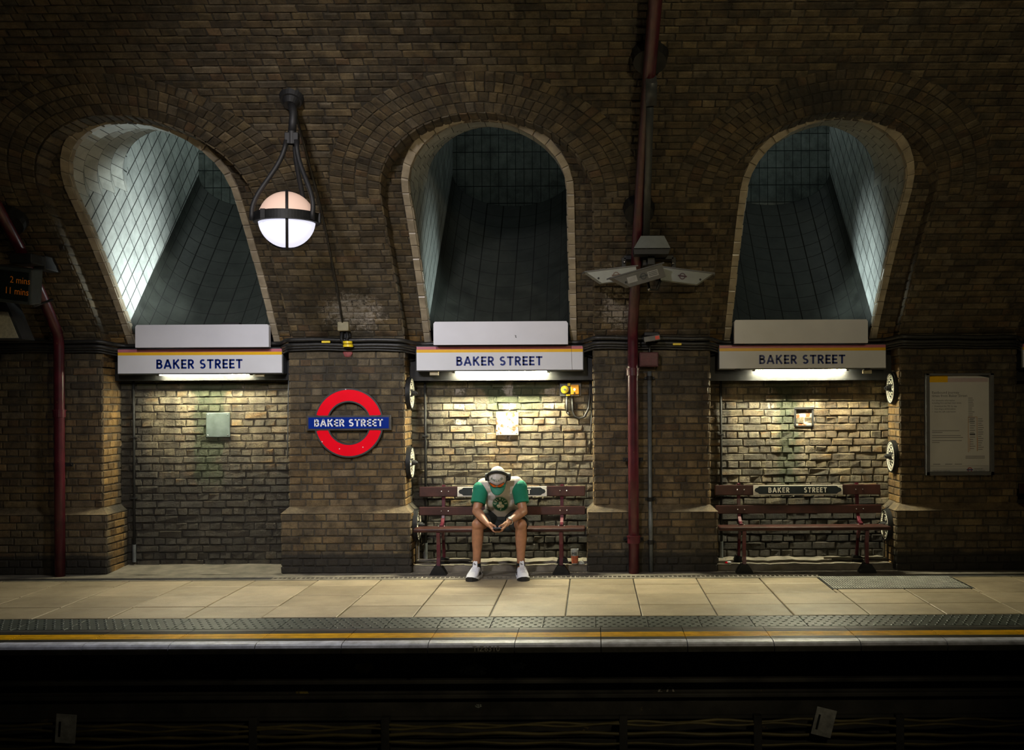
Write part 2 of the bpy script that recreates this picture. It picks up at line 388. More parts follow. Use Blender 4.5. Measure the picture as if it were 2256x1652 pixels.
# stroke lettering in the station's plain geometric capitals
def arc(cx, cy, rx, ry, a0, a1, n=10): return [(cx + rx * math.cos(math.radians(a0 + (a1 - a0) * i / n)), cy + ry * math.sin(math.radians(a0 + (a1 - a0) * i / n))) for i in range(n + 1)]
SW = 0.185; H_ = SW / 2
GLYPH = {
 'B': (0.60, [[(H_, 0), (H_, 1)], [(H_, 1 - H_), (0.30, 1 - H_)] + arc(0.30, 0.735, 0.17, 0.18, 90, -90) + [(H_, 0.555)], [(H_, 0.52), (0.32, 0.52)] + arc(0.32, 0.30, 0.20, 0.218, 90, -90) + [(H_, H_)]]),
 'A': (0.78, [[(0.07, 0), (0.39, 1.0)], [(0.39, 1.0), (0.71, 0)], [(0.19, 0.30), (0.59, 0.30)]]),
 'K': (0.68, [[(H_, 0), (H_, 1)], [(0.58, 1), (0.13, 0.47)], [(0.25, 0.60), (0.61, 0)]]),
 'E': (0.53, [[(H_, 0), (H_, 1)], [(0, 1 - H_), (0.53, 1 - H_)], [(0, 0.5), (0.48, 0.5)], [(0, H_), (0.53, H_)]]),
 'R': (0.63, [[(H_, 0), (H_, 1)], [(H_, 1 - H_), (0.31, 1 - H_)] + arc(0.31, 0.70, 0.19, 0.215, 90, -90) + [(H_, 0.485)], [(0.27, 0.48), (0.56, 0)]]),
 'S': (0.58, [arc(0.29, 0.705, 0.20, 0.21, 45, 180, 8) + arc(0.30, 0.705, 0.21, 0.20, 180, 250, 6)[1:] + arc(0.27, 0.29, 0.21, 0.225, 65, 0, 6)[0:] + arc(0.27, 0.29, 0.21, 0.21, 0, -150, 10)[1:]]),
 'T': (0.64, [[(0.32, 0), (0.32, 1)], [(0, 1 - H_), (0.64, 1 - H_)]]),
}
def ribbon(mb, path, wd, fn, d0, d1):
    pts = [Vector((a, b)) for a, b in path]
    q = [pts[0]]
    for p in pts[1:]:
        if (p - q[-1]).length > 1e-4: q.append(p)
    Lf, Rt = [], []
    for i, p in enumerate(q):
        d = []
        if i > 0: d.append((p - q[i - 1]).normalized())
        if i < len(q) - 1: d.append((q[i + 1] - p).normalized())
        t = (sum(d, Vector((0, 0)))).normalized(); n = Vector((-t.y, t.x))
        k = 1.0 / max(0.5, n.dot(Vector((-d[0].y, d[0].x)))) * wd / 2
        Lf.append(p + n * k); Rt.append(p - n * k)
    for i in range(len(q) - 1):
        mb.prism([tuple(Lf[i]), tuple(Rt[i]), tuple(Rt[i + 1]), tuple(Lf[i + 1])], fn, d0, d1)
def lettering(mb, text, x0, x1, z0, z1, fn, d0, d1, space=0.42, track=0.13):
    wsum = sum(GLYPH[c][0] + track if c != ' ' else space for c in text) - track
    sx = (x1 - x0) / wsum; sz = z1 - z0; x = 0.0
    for c in text:
        if c == ' ': x += space; continue
        g = GLYPH[c]
        for st in g[1]: ribbon(mb, st, SW, lambda a, b, d, x=x: fn(x0 + (x + a) * sx, z0 + b * sz, d), d0, d1)
        x += g[0] + track
def front(a, b, d): return (a, d, b)      # facing -Y
def txt(s, size, loc, mat, parent=None, align='LEFT', rot=(PI / 2, 0, 0), ext=0.0005, name='lettering', sx=1.0, world=True):
    c = bpy.data.curves.new(name, 'FONT'); c.body = s; c.size = size; c.align_x = align; c.extrude = ext; c.resolution_u = 2
    c.materials.append(mat); tmp = bpy.data.objects.new('tmp', c); COL.objects.link(tmp); dg = bpy.context.evaluated_depsgraph_get(); dg.update()
    me = bpy.data.meshes.new_from_object(tmp.evaluated_get(dg)); bpy.data.objects.remove(tmp); o = link(bpy.data.objects.new(name, me)); o.location = loc; o.rotation_euler = rot; o.scale = (sx, 1, 1)
    if parent is not None:
        if world: parent_world(o, parent)
        else: o.parent = parent
    return o

# ------------------------------------------------------------------ shape of the place
R0, CY, CZ = 9.154, -7.0, -3.54          # brick vault: a circle round this axis
R1 = 9.30                                # the skin behind the arches
ZS = 2.36                                # springing
PH0 = math.asin((ZS - CZ) / R0)
YB = 0.42                                # back wall of the alcoves
BAYS = [-7.02, -3.955, -0.932, 2.122, 5.19]
AO, ZO, ZOT = 0.95, 3.52, 4.09           # arch cut in the vault: half width, spring, crown
AI, ZI, ZIT = 0.715, 3.62, 4.10          # tiled opening
XL, XR = -8.6, 7.2
def yv(z, R=R0): return CY + np.sqrt(np.maximum(R * R - (z - CZ) ** 2, 0.01))
def s_of(z, R=R0): return R * (np.arcsin((z - CZ) / R) - PH0)
def z_of(s, R=R0): return CZ + R * np.sin(PH0 + s / R)
SO, SOT = s_of(ZO), s_of(ZOT)
PIL = [(BAYS[i] + 0.955, BAYS[i + 1] - 0.955) for i in range(4)]
PIL[0] = (-6.07, -4.905); PIL[1] = (-3.030, -1.887); PIL[2] = (0.016, 1.170); PIL[3] = (3.080, 4.240)
EDGES = [(-7.97, -6.07), (-4.905, -3.030), (-1.887, 0.016), (1.170, 3.080), (4.240, 6.14)]

def sstep(x, a, b): t = np.clip((x - a) / (b - a), 0, 1); return t * t * (3 - 2 * t)
def box_mask(x, a, b, s=0.05): return sstep(x, a - s, a + s) * (1 - sstep(x, b - s, b + s))
def blob(P3, c, r): return np.exp(-((P3[:, 0] - c[0]) ** 2 / r[0] ** 2 + (P3[:, 1] - c[1]) ** 2 / r[1] ** 2 + (P3[:, 2] - c[2]) ** 2 / r[2] ** 2))
def stains(P3):
    """Marks, with some painted-in light and shade, on the brickwork: lime bloom, moss, soot and yellow stocks (r, g, b, a)."""
    x, y, z = P3[:, 0], P3[:, 1], P3[:, 2]
    eff_lit = 0.08 + 0.62 * blob(P3, (-2.35, -0.1, 2.62), (0.55, 0.6, 0.35)) + 0.62 * blob(P3, (0.25, -0.1, 2.62), (0.28, 0.6, 0.38)) \
        + 0.46 * blob(P3, (1.05, -0.3, 2.95), (0.16, 0.6, 0.35)) + 0.25 * blob(P3, (0.9, -0.05, 2.5), (0.35, 0.5, 0.3)) + 0.30 * blob(P3, (0.2, -0.6, 3.0), (0.3, 0.5, 0.25)) \
        + 0.32 * blob(P3, (1.0, -0.9, 3.35), (0.35, 0.6, 0.15)) + 0.22 * blob(P3, (1.6, -2.4, 4.35), (0.6, 0.5, 0.15)) + 0.2 * blob(P3, (-2.4, 0, 0.1), (0.7, 0.4, 0.1)) \
        + 0.2 * blob(P3, (-2.4, 0, 1.8), (0.5, 0.3, 0.3))  # first pale patch also holds the globe lamp's pool of light
    moss = np.zeros_like(x); soot = np.zeros_like(x); warm = np.zeros_like(x)
    back = (y > 0.33).astype(float)
    for c, mw, m0, lime, wm in ((-3.955, 0.16, 0.85, (-0.20, 0.30), 0.1), (-0.932, 0.30, 1.55, (-0.45, 0.05, 0.5), 0.12), (2.122, 0.15, 0.7, (-0.28, 0.18), 0.4)):
        dx = x - c
        off = {-3.955: -0.02, -0.932: 0.12, 2.122: -0.09}[c]
        moss += back * box_mask(dx, off - mw, off + mw, 0.04) * sstep(z, m0 - 0.3, m0 + 0.25) * 0.72
        moss += back * box_mask(dx, -0.95, 0.95, 0.05) * sstep(z, 1.76, 1.90) * 0.50
        for l in lime: eff_lit += back * box_mask(dx, l - 0.07, l + 0.07, 0.05) * sstep(z, 0.9, 1.6) * 0.46
        soot += back * box_mask(dx, -1.2, -0.66, 0.06) * 0.34  # darker strip along the left of each back wall
        soot += back * (1 - sstep(z, -0.1, np.where(x < -2, 1.5, 1.05))) * 0.32  # downward falloff of the tube light put into the dark mask
        warm += back * wm * box_mask(dx, 0.15, 0.75, 0.15) * sstep(z, 0.9, 1.3)
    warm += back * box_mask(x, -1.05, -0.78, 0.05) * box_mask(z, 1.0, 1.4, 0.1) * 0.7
    eff_lit += back * 0.22 * blob(P3, (-0.93, 0.42, 1.55), (0.75, 1, 0.75)) + back * 0.08 * blob(P3, (2.0, 0.42, 1.6), (0.7, 1, 0.6)); soot += back * 0.10 * (x < -2)  # broad pale patches mid-wall, darker overall at the left
    jamb = ((y > 0.004) & (y < 0.4) & (z < 2.4)).astype(float); warm += jamb * 0.95; soot -= jamb * 0.15  # jamb faces tinted yellower, with less dark tone
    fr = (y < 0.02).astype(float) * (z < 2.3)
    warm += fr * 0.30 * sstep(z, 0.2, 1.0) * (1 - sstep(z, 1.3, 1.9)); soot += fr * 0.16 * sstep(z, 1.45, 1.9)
    soot += 0.12 * sstep(z, 2.9, 4.4) * (1 - sstep(np.abs(x + 0.3), 3.2, 6.0)) * 0.6 + 0.02
    soot += 0.35 * blob(P3, (1.8, -2.0, 4.15), (0.45, 0.6, 0.18)) + 0.25 * blob(P3, (4.6, -1.2, 3.6), (0.6, 0.7, 0.4)) + 0.3 * blob(P3, (-6.6, -1.5, 3.8), (1.4, 1.2, 0.7))
    # black paint along the foot of the plinths
    foot = (z < 0.205).astype(float) * (y < 0.0); soot += foot * 0.75
    return np.stack([eff_lit, moss, soot, np.clip(warm, 0, 1)], 1)

class Bricks:
    def __init__(s): s.V = []; s.F = []; s.C = []; s.n = 0
    def quads(s, pts, quads, cidx=(0.5, 0.5, 0.5, 0.0)):
        pts = np.asarray(pts, float); s.V.append(pts); s.F += [tuple(i + s.n for i in q) for q in quads]
        s.C.append(np.tile(np.array(cidx), (len(pts), 1))); s.n += len(pts)
    def sheet(s, mapfn, U, Vv, w=0.0):
        U = np.asarray(U, float); Vv = np.asarray(Vv, float); uu, vv = np.meshgrid(U, Vv)
        pts = mapfn(uu.ravel(), vv.ravel(), np.full(uu.size, w)); nu = len(U)
        s.quads(pts, [(j * nu + i, j * nu + i + 1, (j + 1) * nu + i + 1, (j + 1) * nu + i) for j in range(len(Vv) - 1) for i in range(nu - 1)])
    def field(s, mapfn, U0, U1, V0, V1, blocked=None, course=0.0755, bl=0.232, bond=True, h=0.010, gap=0.0040, rough=0.0016, tint=0.0, tilt=0.0028):
        n = max(1, round((V1 - V0) / course)); c = (V1 - V0) / n; R = []
        for j in range(n):
            va, vb = V0 + j * c, V0 + (j + 1) * c
            segs = [(U0, U1)]
            if blocked:
                for (a, b) in blocked((va + vb) / 2):
                    segs = [q for (p0, p1) in segs for q in ((p0, min(p1, a)), (max(p0, b), p1)) if q[1] - q[0] > 0.02]
            length = bl if (not bond or j % 2 == 0) else bl / 2
            off = -RNG.random() * 0.02 - (bl * 0.25 if (bond and j % 2 == 0) else 0) - (0 if bond else RNG.random() * bl)
            for (p0, p1) in segs:
                u = U0 + off + math.floor((p0 - U0 - off) / length) * length
                while u < p1:
                    k = length * (1 + (RNG.random() - 0.5) * 0.10); a, b = max(u, p0), min(u + k, p1); u += k
                    if b - a > 0.018: R.append((a, b, va, vb))
        if not R: return
        R = np.array(R); m = len(R); g = gap + RNG.random((m, 4)) * 0.003
        ua, ub, va, vb = R[:, 0] + g[:, 0], R[:, 1] - g[:, 1], R[:, 2] + g[:, 2], R[:, 3] - g[:, 3]
        ok = (ub - ua > 0.008) & (vb - va > 0.008); ua, ub, va, vb = ua[ok], ub[ok], va[ok], vb[ok]; m = len(ua)
        iu = np.minimum(0.008, 0.22 * (ub - ua)); iv = np.minimum(0.008, 0.22 * (vb - va))
        us = np.stack([ua, ua + iu, ub - iu, ub], 1); vs = np.stack([va, va + iv, vb - iv, vb], 1)
        uu = np.repeat(us[:, None, :], 4, 1).reshape(m, 16) + RNG.normal(0, rough * 0.9, (m, 16))
        vv = np.repeat(vs[:, :, None], 4, 2).reshape(m, 16) + RNG.normal(0, rough * 0.9, (m, 16))
        base = h * (0.75 + 0.7 * RNG.random((m, 1)))
        fu = np.tile(np.array([0, .3, .7, 1]), 4)[None, :] - 0.5; fv = np.repeat(np.array([0, .3, .7, 1]), 4)[None, :] - 0.5
        ww = base + fu * RNG.normal(0, tilt, (m, 1)) + fv * RNG.normal(0, tilt, (m, 1)) + RNG.normal(0, rough, (m, 16))
        per = np.array([0, 1, 2, 3, 7, 11, 15, 14, 13, 12, 8, 4]); ww[:, per] *= 0.55
        U = np.concatenate([uu, uu[:, per]], 1); Vv = np.concatenate([vv, vv[:, per]], 1); W = np.concatenate([ww, np.full((m, 12), -0.012)], 1)
        pts = mapfn(U.ravel(), Vv.ravel(), W.ravel())
        f = []
        for j in range(3):
            for i in range(3): q = j * 4 + i; f.append((q, q + 1, q + 5, q + 4))
        for k in range(12): f.append((per[(k + 1) % 12], per[k], 16 + k, 16 + (k + 1) % 12))
        f = np.array(f)[None] + (np.arange(m) * 28)[:, None, None] + s.n
        s.F += [tuple(q) for q in f.reshape(-1, 4).tolist()]
        c = np.concatenate([RNG.random((m, 3)), np.ones((m, 1))], 1); c[:, 0] = np.clip(c[:, 0] + tint, 0, 1)
        s.V.append(pts); s.C.append(np.repeat(c, 28, 0)); s.n += m * 28
    def build(s, name, mats, parent=None, kind='structure'):
        V = np.concatenate(s.V); C = np.concatenate(s.C)
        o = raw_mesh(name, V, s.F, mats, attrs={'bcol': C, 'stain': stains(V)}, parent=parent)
        if kind and parent is None: o['kind'] = kind
        return o
def m_front(Y0): return lambda u, v, w: np.stack([u, Y0 - w, v], 1)
def m_side(x0, sgn): return lambda u, v, w: np.stack([x0 + sgn * w, u, v], 1)
def m_vault(R): return lambda u, v, w: np.stack([u, CY + (R - w) * np.cos(PH0 + v / R0), CZ + (R - w) * np.sin(PH0 + v / R0)], 1)
VMAP = m_vault(R0)

# lower walls -----------------------------------------------------------
pw = Bricks()
for i, (a, b) in enumerate(PIL):
    pw.sheet(m_front(0.0), np.linspace(a, b, 9), np.linspace(0, ZS, 16))
    pw.field(m_front(0.0), a - 0.006, b + 0.006, 0.66, ZS)
    for x0, sg in ((b, 1), (a, -1)):
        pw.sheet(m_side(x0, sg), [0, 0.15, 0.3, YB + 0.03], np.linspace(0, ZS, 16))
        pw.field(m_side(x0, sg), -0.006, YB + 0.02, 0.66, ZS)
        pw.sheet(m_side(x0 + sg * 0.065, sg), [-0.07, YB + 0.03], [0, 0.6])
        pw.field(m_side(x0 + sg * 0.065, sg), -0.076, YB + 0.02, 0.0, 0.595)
    A, B = a - 0.065, b + 0.065
    pw.sheet(m_front(-0.07), np.linspace(A, B, 6), [0, 0.3, 0.6])
    pw.field(m_front(-0.07), A - 0.006, B + 0.006, 0.0, 0.595)
    # splayed cement cap of the plinth
    e = 0.012; pts = [(A - e, YB, .597), (A - e, -0.07 - e, .597), (B + e, -0.07 - e, .597), (B + e, YB, .597), (a, YB, .668), (a, 0, .668), (b, 0, .668), (b, YB, .668)]
    pw.quads(pts, [(1, 2, 6, 5), (0, 1, 5, 4), (2, 3, 7, 6)], (0.6, 1.0, 0.5, 1.0))
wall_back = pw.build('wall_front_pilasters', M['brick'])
wall_back.name = 'wall_pilasters'
aw = Bricks()
for a, b in EDGES:
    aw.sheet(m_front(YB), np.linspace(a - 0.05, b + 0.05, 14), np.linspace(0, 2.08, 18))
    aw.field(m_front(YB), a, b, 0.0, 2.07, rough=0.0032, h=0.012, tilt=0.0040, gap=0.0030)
aw.build('wall_alcoves', M['brick_wet_lit'])

# the vault: mortar sheet with arched cuts, courses of brick, four rings of arch brick round each cut
vb = Bricks()
def arch_x(s, a, s0, s1): return a if s <= s0 else (a * math.sqrt(max(0, 1 - ((s - s0) / (s1 - s0)) ** 2)) if s < s1 else 0.0)
SMAX = s_of(5.4)
rows = sorted(set([0.0, float(SO), float(SOT)] + [float(k) for k in np.linspace(0, SO, 18)] + [float(SO + (SOT - SO) * math.sin(t)) for t in np.linspace(0, PI / 2, 16)] + [float(k) for k in np.linspace(SOT, SMAX, 14)]))
def strip(Rr, rows, cuts, x0, x1, bk, half, s0, s1, mp):
    for va, vb_ in zip(rows[:-1], rows[1:]):
        ha, hb = half(va), half(vb_)
        xa = [x0]; xb = [x0]
        if max(ha, hb) > 0 or va < s1 - 1e-6:
            for c in cuts: xa += [c - ha, c + ha]; xb += [c - hb, c + hb]
        xa.append(x1); xb.append(x1)
        for k in range(0, len(xa), 2):
            n = 4; A = np.linspace(xa[k], xa[k + 1], n); B = np.linspace(xb[k], xb[k + 1], n)
            pts = np.concatenate([mp(A, np.full(n, va), np.zeros(n)), mp(B, np.full(n, vb_), np.zeros(n))])
            bk.quads(pts, [(i, i + 1, n + i + 1, n + i) for i in range(n - 1)])
strip(R0, rows, BAYS, XL, XR, vb, lambda s: arch_x(s, AO, SO, SOT), SO, SOT, VMAP)
RW = 0.44
def vblock(v):
    out = []
    for c in BAYS:
        if v < SO - 0.02: out.append((c - AO, c + AO))
        elif v < SOT + RW: k = arch_x(v, AO + RW, SO, SOT + RW); out.append((c - k, c + k))
    return out
vb.field(VMAP, XL, XR, 0.0, SMAX, blocked=vblock, h=0.009)
for c in BAYS:
    for k in range(4):
        o0, o1 = k * 0.11, (k + 1) * 0.11; am = (AO + SOT - SO) / 2 * 1.06 + (o0 + o1) / 2; Ln = PI * am
        def rmap(u, v, w, c=c, Ln=Ln):
            t = u / Ln * PI; return VMAP(c - (AO + v) * np.cos(t), SO + (SOT - SO + v) * np.sin(t), w)
        vb.field(rmap, 0, Ln, o0, o1, course=0.11, bl=0.080, bond=False, h=0.008, gap=0.003)
# reveals of the cuts
zz = np.concatenate([np.linspace(ZS - 0.3, ZO, 20), ZO + (ZOT - ZO) * np.sin(np.linspace(0, PI / 2, 22))[1:]])
xx = np.concatenate([np.full(20, -AO), -AO * np.cos(np.linspace(0, PI / 2, 22))[1:]])
px_ = np.concatenate([xx, -xx[-2::-1]]); pz_ = np.concatenate([zz, zz[-2::-1]])
pl_ = np.concatenate([[0], np.cumsum(np.hypot(np.diff(px_), np.diff(pz_)))])
tx, tz = np.gradient(px_, pl_), np.gradient(pz_, pl_)
for c in BAYS:
    def smap(u, v, w, c=c):
        x = np.interp(u, pl_, px_); z = np.interp(u, pl_, pz_); nx = np.interp(u, pl_, tz); nz = -np.interp(u, pl_, tx)
        y = np.where(z > ZS, yv(np.maximum(z, ZS)), 0.0); y2 = yv(z, R1) + 0.03
        return np.stack([c + x + nx * w, y + v * (y2 - y), z + nz * w], 1)
    vb.sheet(smap, pl_, [0, 1.0])
    vb.field(smap, 0.05, pl_[-1] - 0.05, -0.02, 1.0, course=1.0, bl=0.078, bond=False, h=0.008)
# inner skin behind each arch, with the tiled opening cut through it
def m_skin(u, v, w): return np.stack([u, CY + (R1 - w) * np.cos(v), CZ + (R1 - w) * np.sin(v)], 1)
p_of = lambda z: math.asin((z - CZ) / R1)
pI, pIT = p_of(ZI), p_of(ZIT)
rr = sorted(set([p_of(2.07), pI, pIT] + list(np.linspace(p_of(2.07), pI, 14)) + [pI + (pIT - pI) * math.sin(t) for t in np.linspace(0, PI / 2, 14)] + [p_of(4.3)]))
OPEN_LOW = 2.30
for c in BAYS:
    hf = lambda p: 0.0 if p < p_of(OPEN_LOW) - 1e-6 else arch_x(p, AI, pI, pIT)
    rr2 = sorted(rr + [p_of(OPEN_LOW), p_of(OPEN_LOW) - 1e-4])
    strip(R1, rr2, [c], c - 0.99, c + 0.99, vb, hf, pI, pIT, m_skin)
    def sk_block(v, c=c):
        if v < p_of(OPEN_LOW) or v > p_of(4.22): return []
        k = arch_x(v, AI + 0.03, pI, pIT + 0.004); return [(c - k, c + k)]
    def sk2(u, v, w): return m_skin(u, v / R1, w)
    vb.field(sk2, c - 0.96, c + 0.96, R1 * p_of(2.08), R1 * p_of(4.2), blocked=lambda v, c=c: sk_block(v / R1, c), h=0.008)
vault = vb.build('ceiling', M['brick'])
# the rest of the vault over the tracks and the near platform, and the near wall
mb = MB()
phs = np.linspace(PH0 + SMAX / R0, PI - PH0, 40)
mb.grid([[(x, CY + R0 * math.cos(p), CZ + R0 * math.sin(p)) for x in (XL, XR)] for p in phs])
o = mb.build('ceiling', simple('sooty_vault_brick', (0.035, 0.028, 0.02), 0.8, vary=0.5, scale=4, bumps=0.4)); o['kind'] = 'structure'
mb = MB(); mb.grid([[(x, 2 * CY, z) for x in (XL, XR)] for z in (0, ZS)]); o = mb.build('wall_near_platform', M['cement_dark']); o['kind'] = 'structure'
mb = MB(); mb.grid([[(x, y, z) for x in (XL, XR)] for y, z in ((2 * CY, 0), (-10.65, 0), (-10.6, -0.06), (-10.6, -1.1), (-3.0, -1.1))]); o = mb.build('floor_track_bed', M['under']); o['kind'] = 'structure'

# ------------------------------------------------------------------ light shafts
def curve_arch(c, dy=0.0, dz=0.0, n=28, full=False, off=0.0):
    pts = []
    if full: pts += [(c - AI - off, z) for z in np.linspace(OPEN_LOW, ZI, 14)[:-1]]
    pts += [(c - (AI + off) * math.cos(t), ZI + (ZIT - ZI + off) * math.sin(t)) for t in np.linspace(0, PI, n)]
    if full: pts += [(c + AI + off, z) for z in np.linspace(ZI, OPEN_LOW, 14)[1:]]
    return [(x, float(yv(z, R1)) + dy, z + dz) for x, z in pts]
YK, ST, UPZ, YBK = 0.28, 4, 0.07, 2.07
def uv_mesh(name, quads_rows, mat, parent, uvf):
    V = []; F = []; UV = []
    for rows_ in quads_rows:
        n = len(rows_[0]); b0 = len(V)
        for r in rows_: V += [tuple(p) for p in r]
        for j in range(len(rows_) - 1):
            for i in range(n - 1): F.append((b0 + j * n + i, b0 + j * n + i + 1, b0 + (j + 1) * n + i + 1, b0 + (j + 1) * n + i))
        UV += uvf(rows_)
    return raw_mesh(name, V, F, mat, uv=UV, parent=parent)
def floor_line(Y): return 2.62 + (Y - 0.2) * 0.965
for bi, c in enumerate(BAYS):
    win = link(bpy.data.objects.new('window_%d' % (bi + 1), None)); win.location = (c, 0.5, 2.4); win['kind'] = 'structure'
    # tiled edge round the opening
    path = curve_arch(c, full=True, n=40); path2 = np.array(path)
    pl = np.concatenate([[0], np.cumsum(np.linalg.norm(np.diff(path2, axis=0), axis=1))])
    out = np.array(curve_arch(c, full=True, n=40, off=0.062)); inn = path2
    fr = Bricks()
    def fmap(u, v, w):
        A = np.stack([np.interp(u, pl, inn[:, k]) for k in range(3)], 1); B = np.stack([np.interp(u, pl, out[:, k]) for k in range(3)], 1)
        p = A + (B - A) * v[:, None]; nrm = np.stack([np.zeros(len(u)), p[:, 1] - CY, p[:, 2] - CZ], 1) / R1
        return p - nrm * (w[:, None] + 0.012)
    fr.sheet(fmap, pl, [0, 1], -0.003); fr.field(fmap, 0, pl[-1], 0, 1, course=1.0, bl=0.15, bond=False, h=0.012, gap=0.002, rough=0.0004)
    def gmap(u, v, w):
        A = np.stack([np.interp(u, pl, inn[:, k]) for k in range(3)], 1); cc = np.array([c, 0, 3.3]); d = cc[None] - A; d[:, 1] = 0
        d[:, 2] = np.where(A[:, 2] < ZI, 0, d[:, 2]); d /= np.linalg.norm(d, axis=1)[:, None]
        A[:, 1] += v - 0.015
        return A + d * w[:, None]
    fr.sheet(gmap, pl, [0, 0.085], -0.002); fr.field(gmap, 0, pl[-1], 0, 0.085, course=0.085, bl=0.15, bond=False, h=0.010, gap=0.002, rough=0.0004)
    o = raw_mesh('tile_frame', np.concatenate(fr.V), fr.F, M['cream_tile'], parent=win)
    # stepped arch rings
    rings = []
    for k in range(ST):
        C = curve_arch(c, dy=YK * k, dz=UPZ * k)
        rings.append([C, [(x, y + YK, z) for x, y, z in C]]); rings.append([[(x, y + YK, z) for x, y, z in C], [(x, y + YK, z + UPZ) for x, y, z in C]])
    def arch_uv(rows_):
        res = []
        for j, r in enumerate(rows_):
            q = np.array(r); l = np.concatenate([[0], np.cumsum(np.linalg.norm(np.diff(q, axis=0), axis=1))]); res += [(float(t), 0.001 + j * 0.278) for t in l]
        return res
    uv_mesh('stepped_arch', rings, M['tile_arch'], win, arch_uv)
    C4 = curve_arch(c, dy=YK * ST, dz=UPZ * ST)
    uv_mesh('upper_tiling', [[C4, [(x, y, 6.4) for x, y, z in C4]]], M['tile'], win, lambda rows_: [(p[0], p[2]) for r in rows_ for p in r])
    # side walls
    for sg in (-1, 1):
        zs = np.linspace(2.1, ZI, 14); X = c + sg * AI
        poly = [(float(yv(z, R1)), float(z)) for z in zs]; y0 = poly[-1][0]
        for k in range(ST): poly += [(y0 + YK * (k + 1), ZI + UPZ * k), (y0 + YK * (k + 1), ZI + UPZ * (k + 1))]
        poly += [(poly[-1][0], 6.4), (YBK, 6.4), (YBK, floor_line(YBK) - 0.5), (0.35, 2.0)]
        V = [(X, y, z) for y, z in poly]; s2 = math.sqrt(0.5)
        UV = [((y + z) * s2, (z - y) * s2) for y, z in poly]
        raw_mesh('side_tiling', V, [tuple(range(len(V)))], M['tile'], uv=UV, parent=win)
    # trough-shaped sloping floor
    rws = []
    for Y in np.linspace(0.12, YBK, 10):
        rws.append([(c + AI * math.sin(t), Y, floor_line(Y) - 0.40 * math.cos(t)) for t in np.linspace(-PI / 2, PI / 2, 22)])
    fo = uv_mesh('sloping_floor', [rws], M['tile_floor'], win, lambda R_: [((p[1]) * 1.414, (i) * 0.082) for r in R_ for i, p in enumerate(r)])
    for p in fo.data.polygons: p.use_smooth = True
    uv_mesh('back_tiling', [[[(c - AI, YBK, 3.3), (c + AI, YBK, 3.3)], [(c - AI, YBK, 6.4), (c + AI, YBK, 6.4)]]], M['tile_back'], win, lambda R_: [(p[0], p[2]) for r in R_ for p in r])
    mb = MB(); mb.poly([(c - AI, -1.2, 6.4), (c + AI, -1.2, 6.4), (c + AI, YBK, 6.4), (c - AI, YBK, 6.4)]); mb.build('shaft_cover', M['darkgrey'], win)
SH = ((BAYS[1], -1, SHAFT_POWER[0], (0.90, 1.0, 0.96)), (BAYS[2], -1, SHAFT_POWER[1], (0.84, 1.0, 0.95)), (BAYS[3], 1, SHAFT_POWER[2], (0.86, 1.0, 0.96)))
for c, sg, e, colr in SH:
    t = thing('floodlight', 'small black floodlight at the foot of the %s tiled light shaft' % {BAYS[1]: 'brightest', BAYS[2]: 'middle', BAYS[3]: 'rightmost'}[c], 'floodlight', (c - sg * 0.25, 0.30, 2.50), 'shaft floodlights')
    x, y, z = t.location
    mb = MB(); mb.box(x - .09, x + .09, y - .05, y + .05, z - .04, z + .03, .008); mb.build('housing', M['black'], t)
    mb = MB(); mb.tube([(x - .1, y, z), (x - .1, y, z - .09), (x + .1, y, z - .09), (x + .1, y, z)], .008); mb.build('bracket', M['black'], t)
    lamp('floodlight_beam', 'SPOT', (x, y, z + 0.06), e, colr, (c + sg * 0.72, y - 0.02, z + (0.65 if sg * c > 3 else 0.5)), 0.05, 84 if e > 100 else 70, 0.8)
    lamp('shaft_fill_light', 'POINT', (c - sg * 0.2, 1.3, 5.9), e * 0.13, (0.85, 1.0, 0.93), None, 0.15)  # unseen point light added high in the shaft to brighten its back wall

# ------------------------------------------------------------------ platform
flo = link(bpy.data.objects.new('floor', None)); flo['kind'] = 'structure'
YE = -3.27
sl = Bricks()
sl.sheet(lambda u, v, w: np.stack([u, v, w], 1), [XL, XR], [-2.32, -0.47], -0.012)
jx = [P(1256, 1276, -0.5).x + k * 0.6035 for k in range(-16, 14)]
ry = [-0.47, -0.80, -1.31, -1.82, -2.30]
def slab(a, b, y0, y1):
    g = 0.0055; e = 0.006; a, b, y0, y1 = a + g, b - g, y0 + g, y1 - g; h = RNG.normal(0, 0.0012)
    pts = [(a, y0, -.012), (b, y0, -.012), (b, y1, -.012), (a, y1, -.012), (a, y0, h - .003), (b, y0, h - .003), (b, y1, h - .003), (a, y1, h - .003),
           (a + e, y0 + e, h), (b - e, y0 + e, h), (b - e, y1 - e, h), (a + e, y1 - e, h)]
    q = [(0, 1, 5, 4), (1, 2, 6, 5), (2, 3, 7, 6), (3, 0, 4, 7), (4, 5, 9, 8), (5, 6, 10, 9), (6, 7, 11, 10), (7, 4, 8, 11), (8, 9, 10, 11)]
    sl.quads(pts, q, (RNG.random(), RNG.random(), 0.5, 1.0))
GX0, GX1, GY0, GY1 = P(1822, 1280, -0.9).x, P(2130, 1290, -0.9).x, -1.12, -0.42     # steel chequer hatch
for i in range(len(jx) - 1):
    for j in range(4):
        y1, y0 = ry[j], ry[j + 1]
        if jx[i] < GX1 and jx[i + 1] > GX0 and y1 > GY0 and y0 < GY1:
            if jx[i] < GX0 - 0.02: slab(jx[i], GX0, y0, y1)
            if jx[i + 1] > GX1 + 0.02: slab(GX1, jx[i + 1], y0, y1)
            if y0 < GY0 - 0.02: slab(max(jx[i], GX0), min(jx[i + 1], GX1), y0, GY0)
            continue
        slab(jx[i], jx[i + 1], y0, y1)
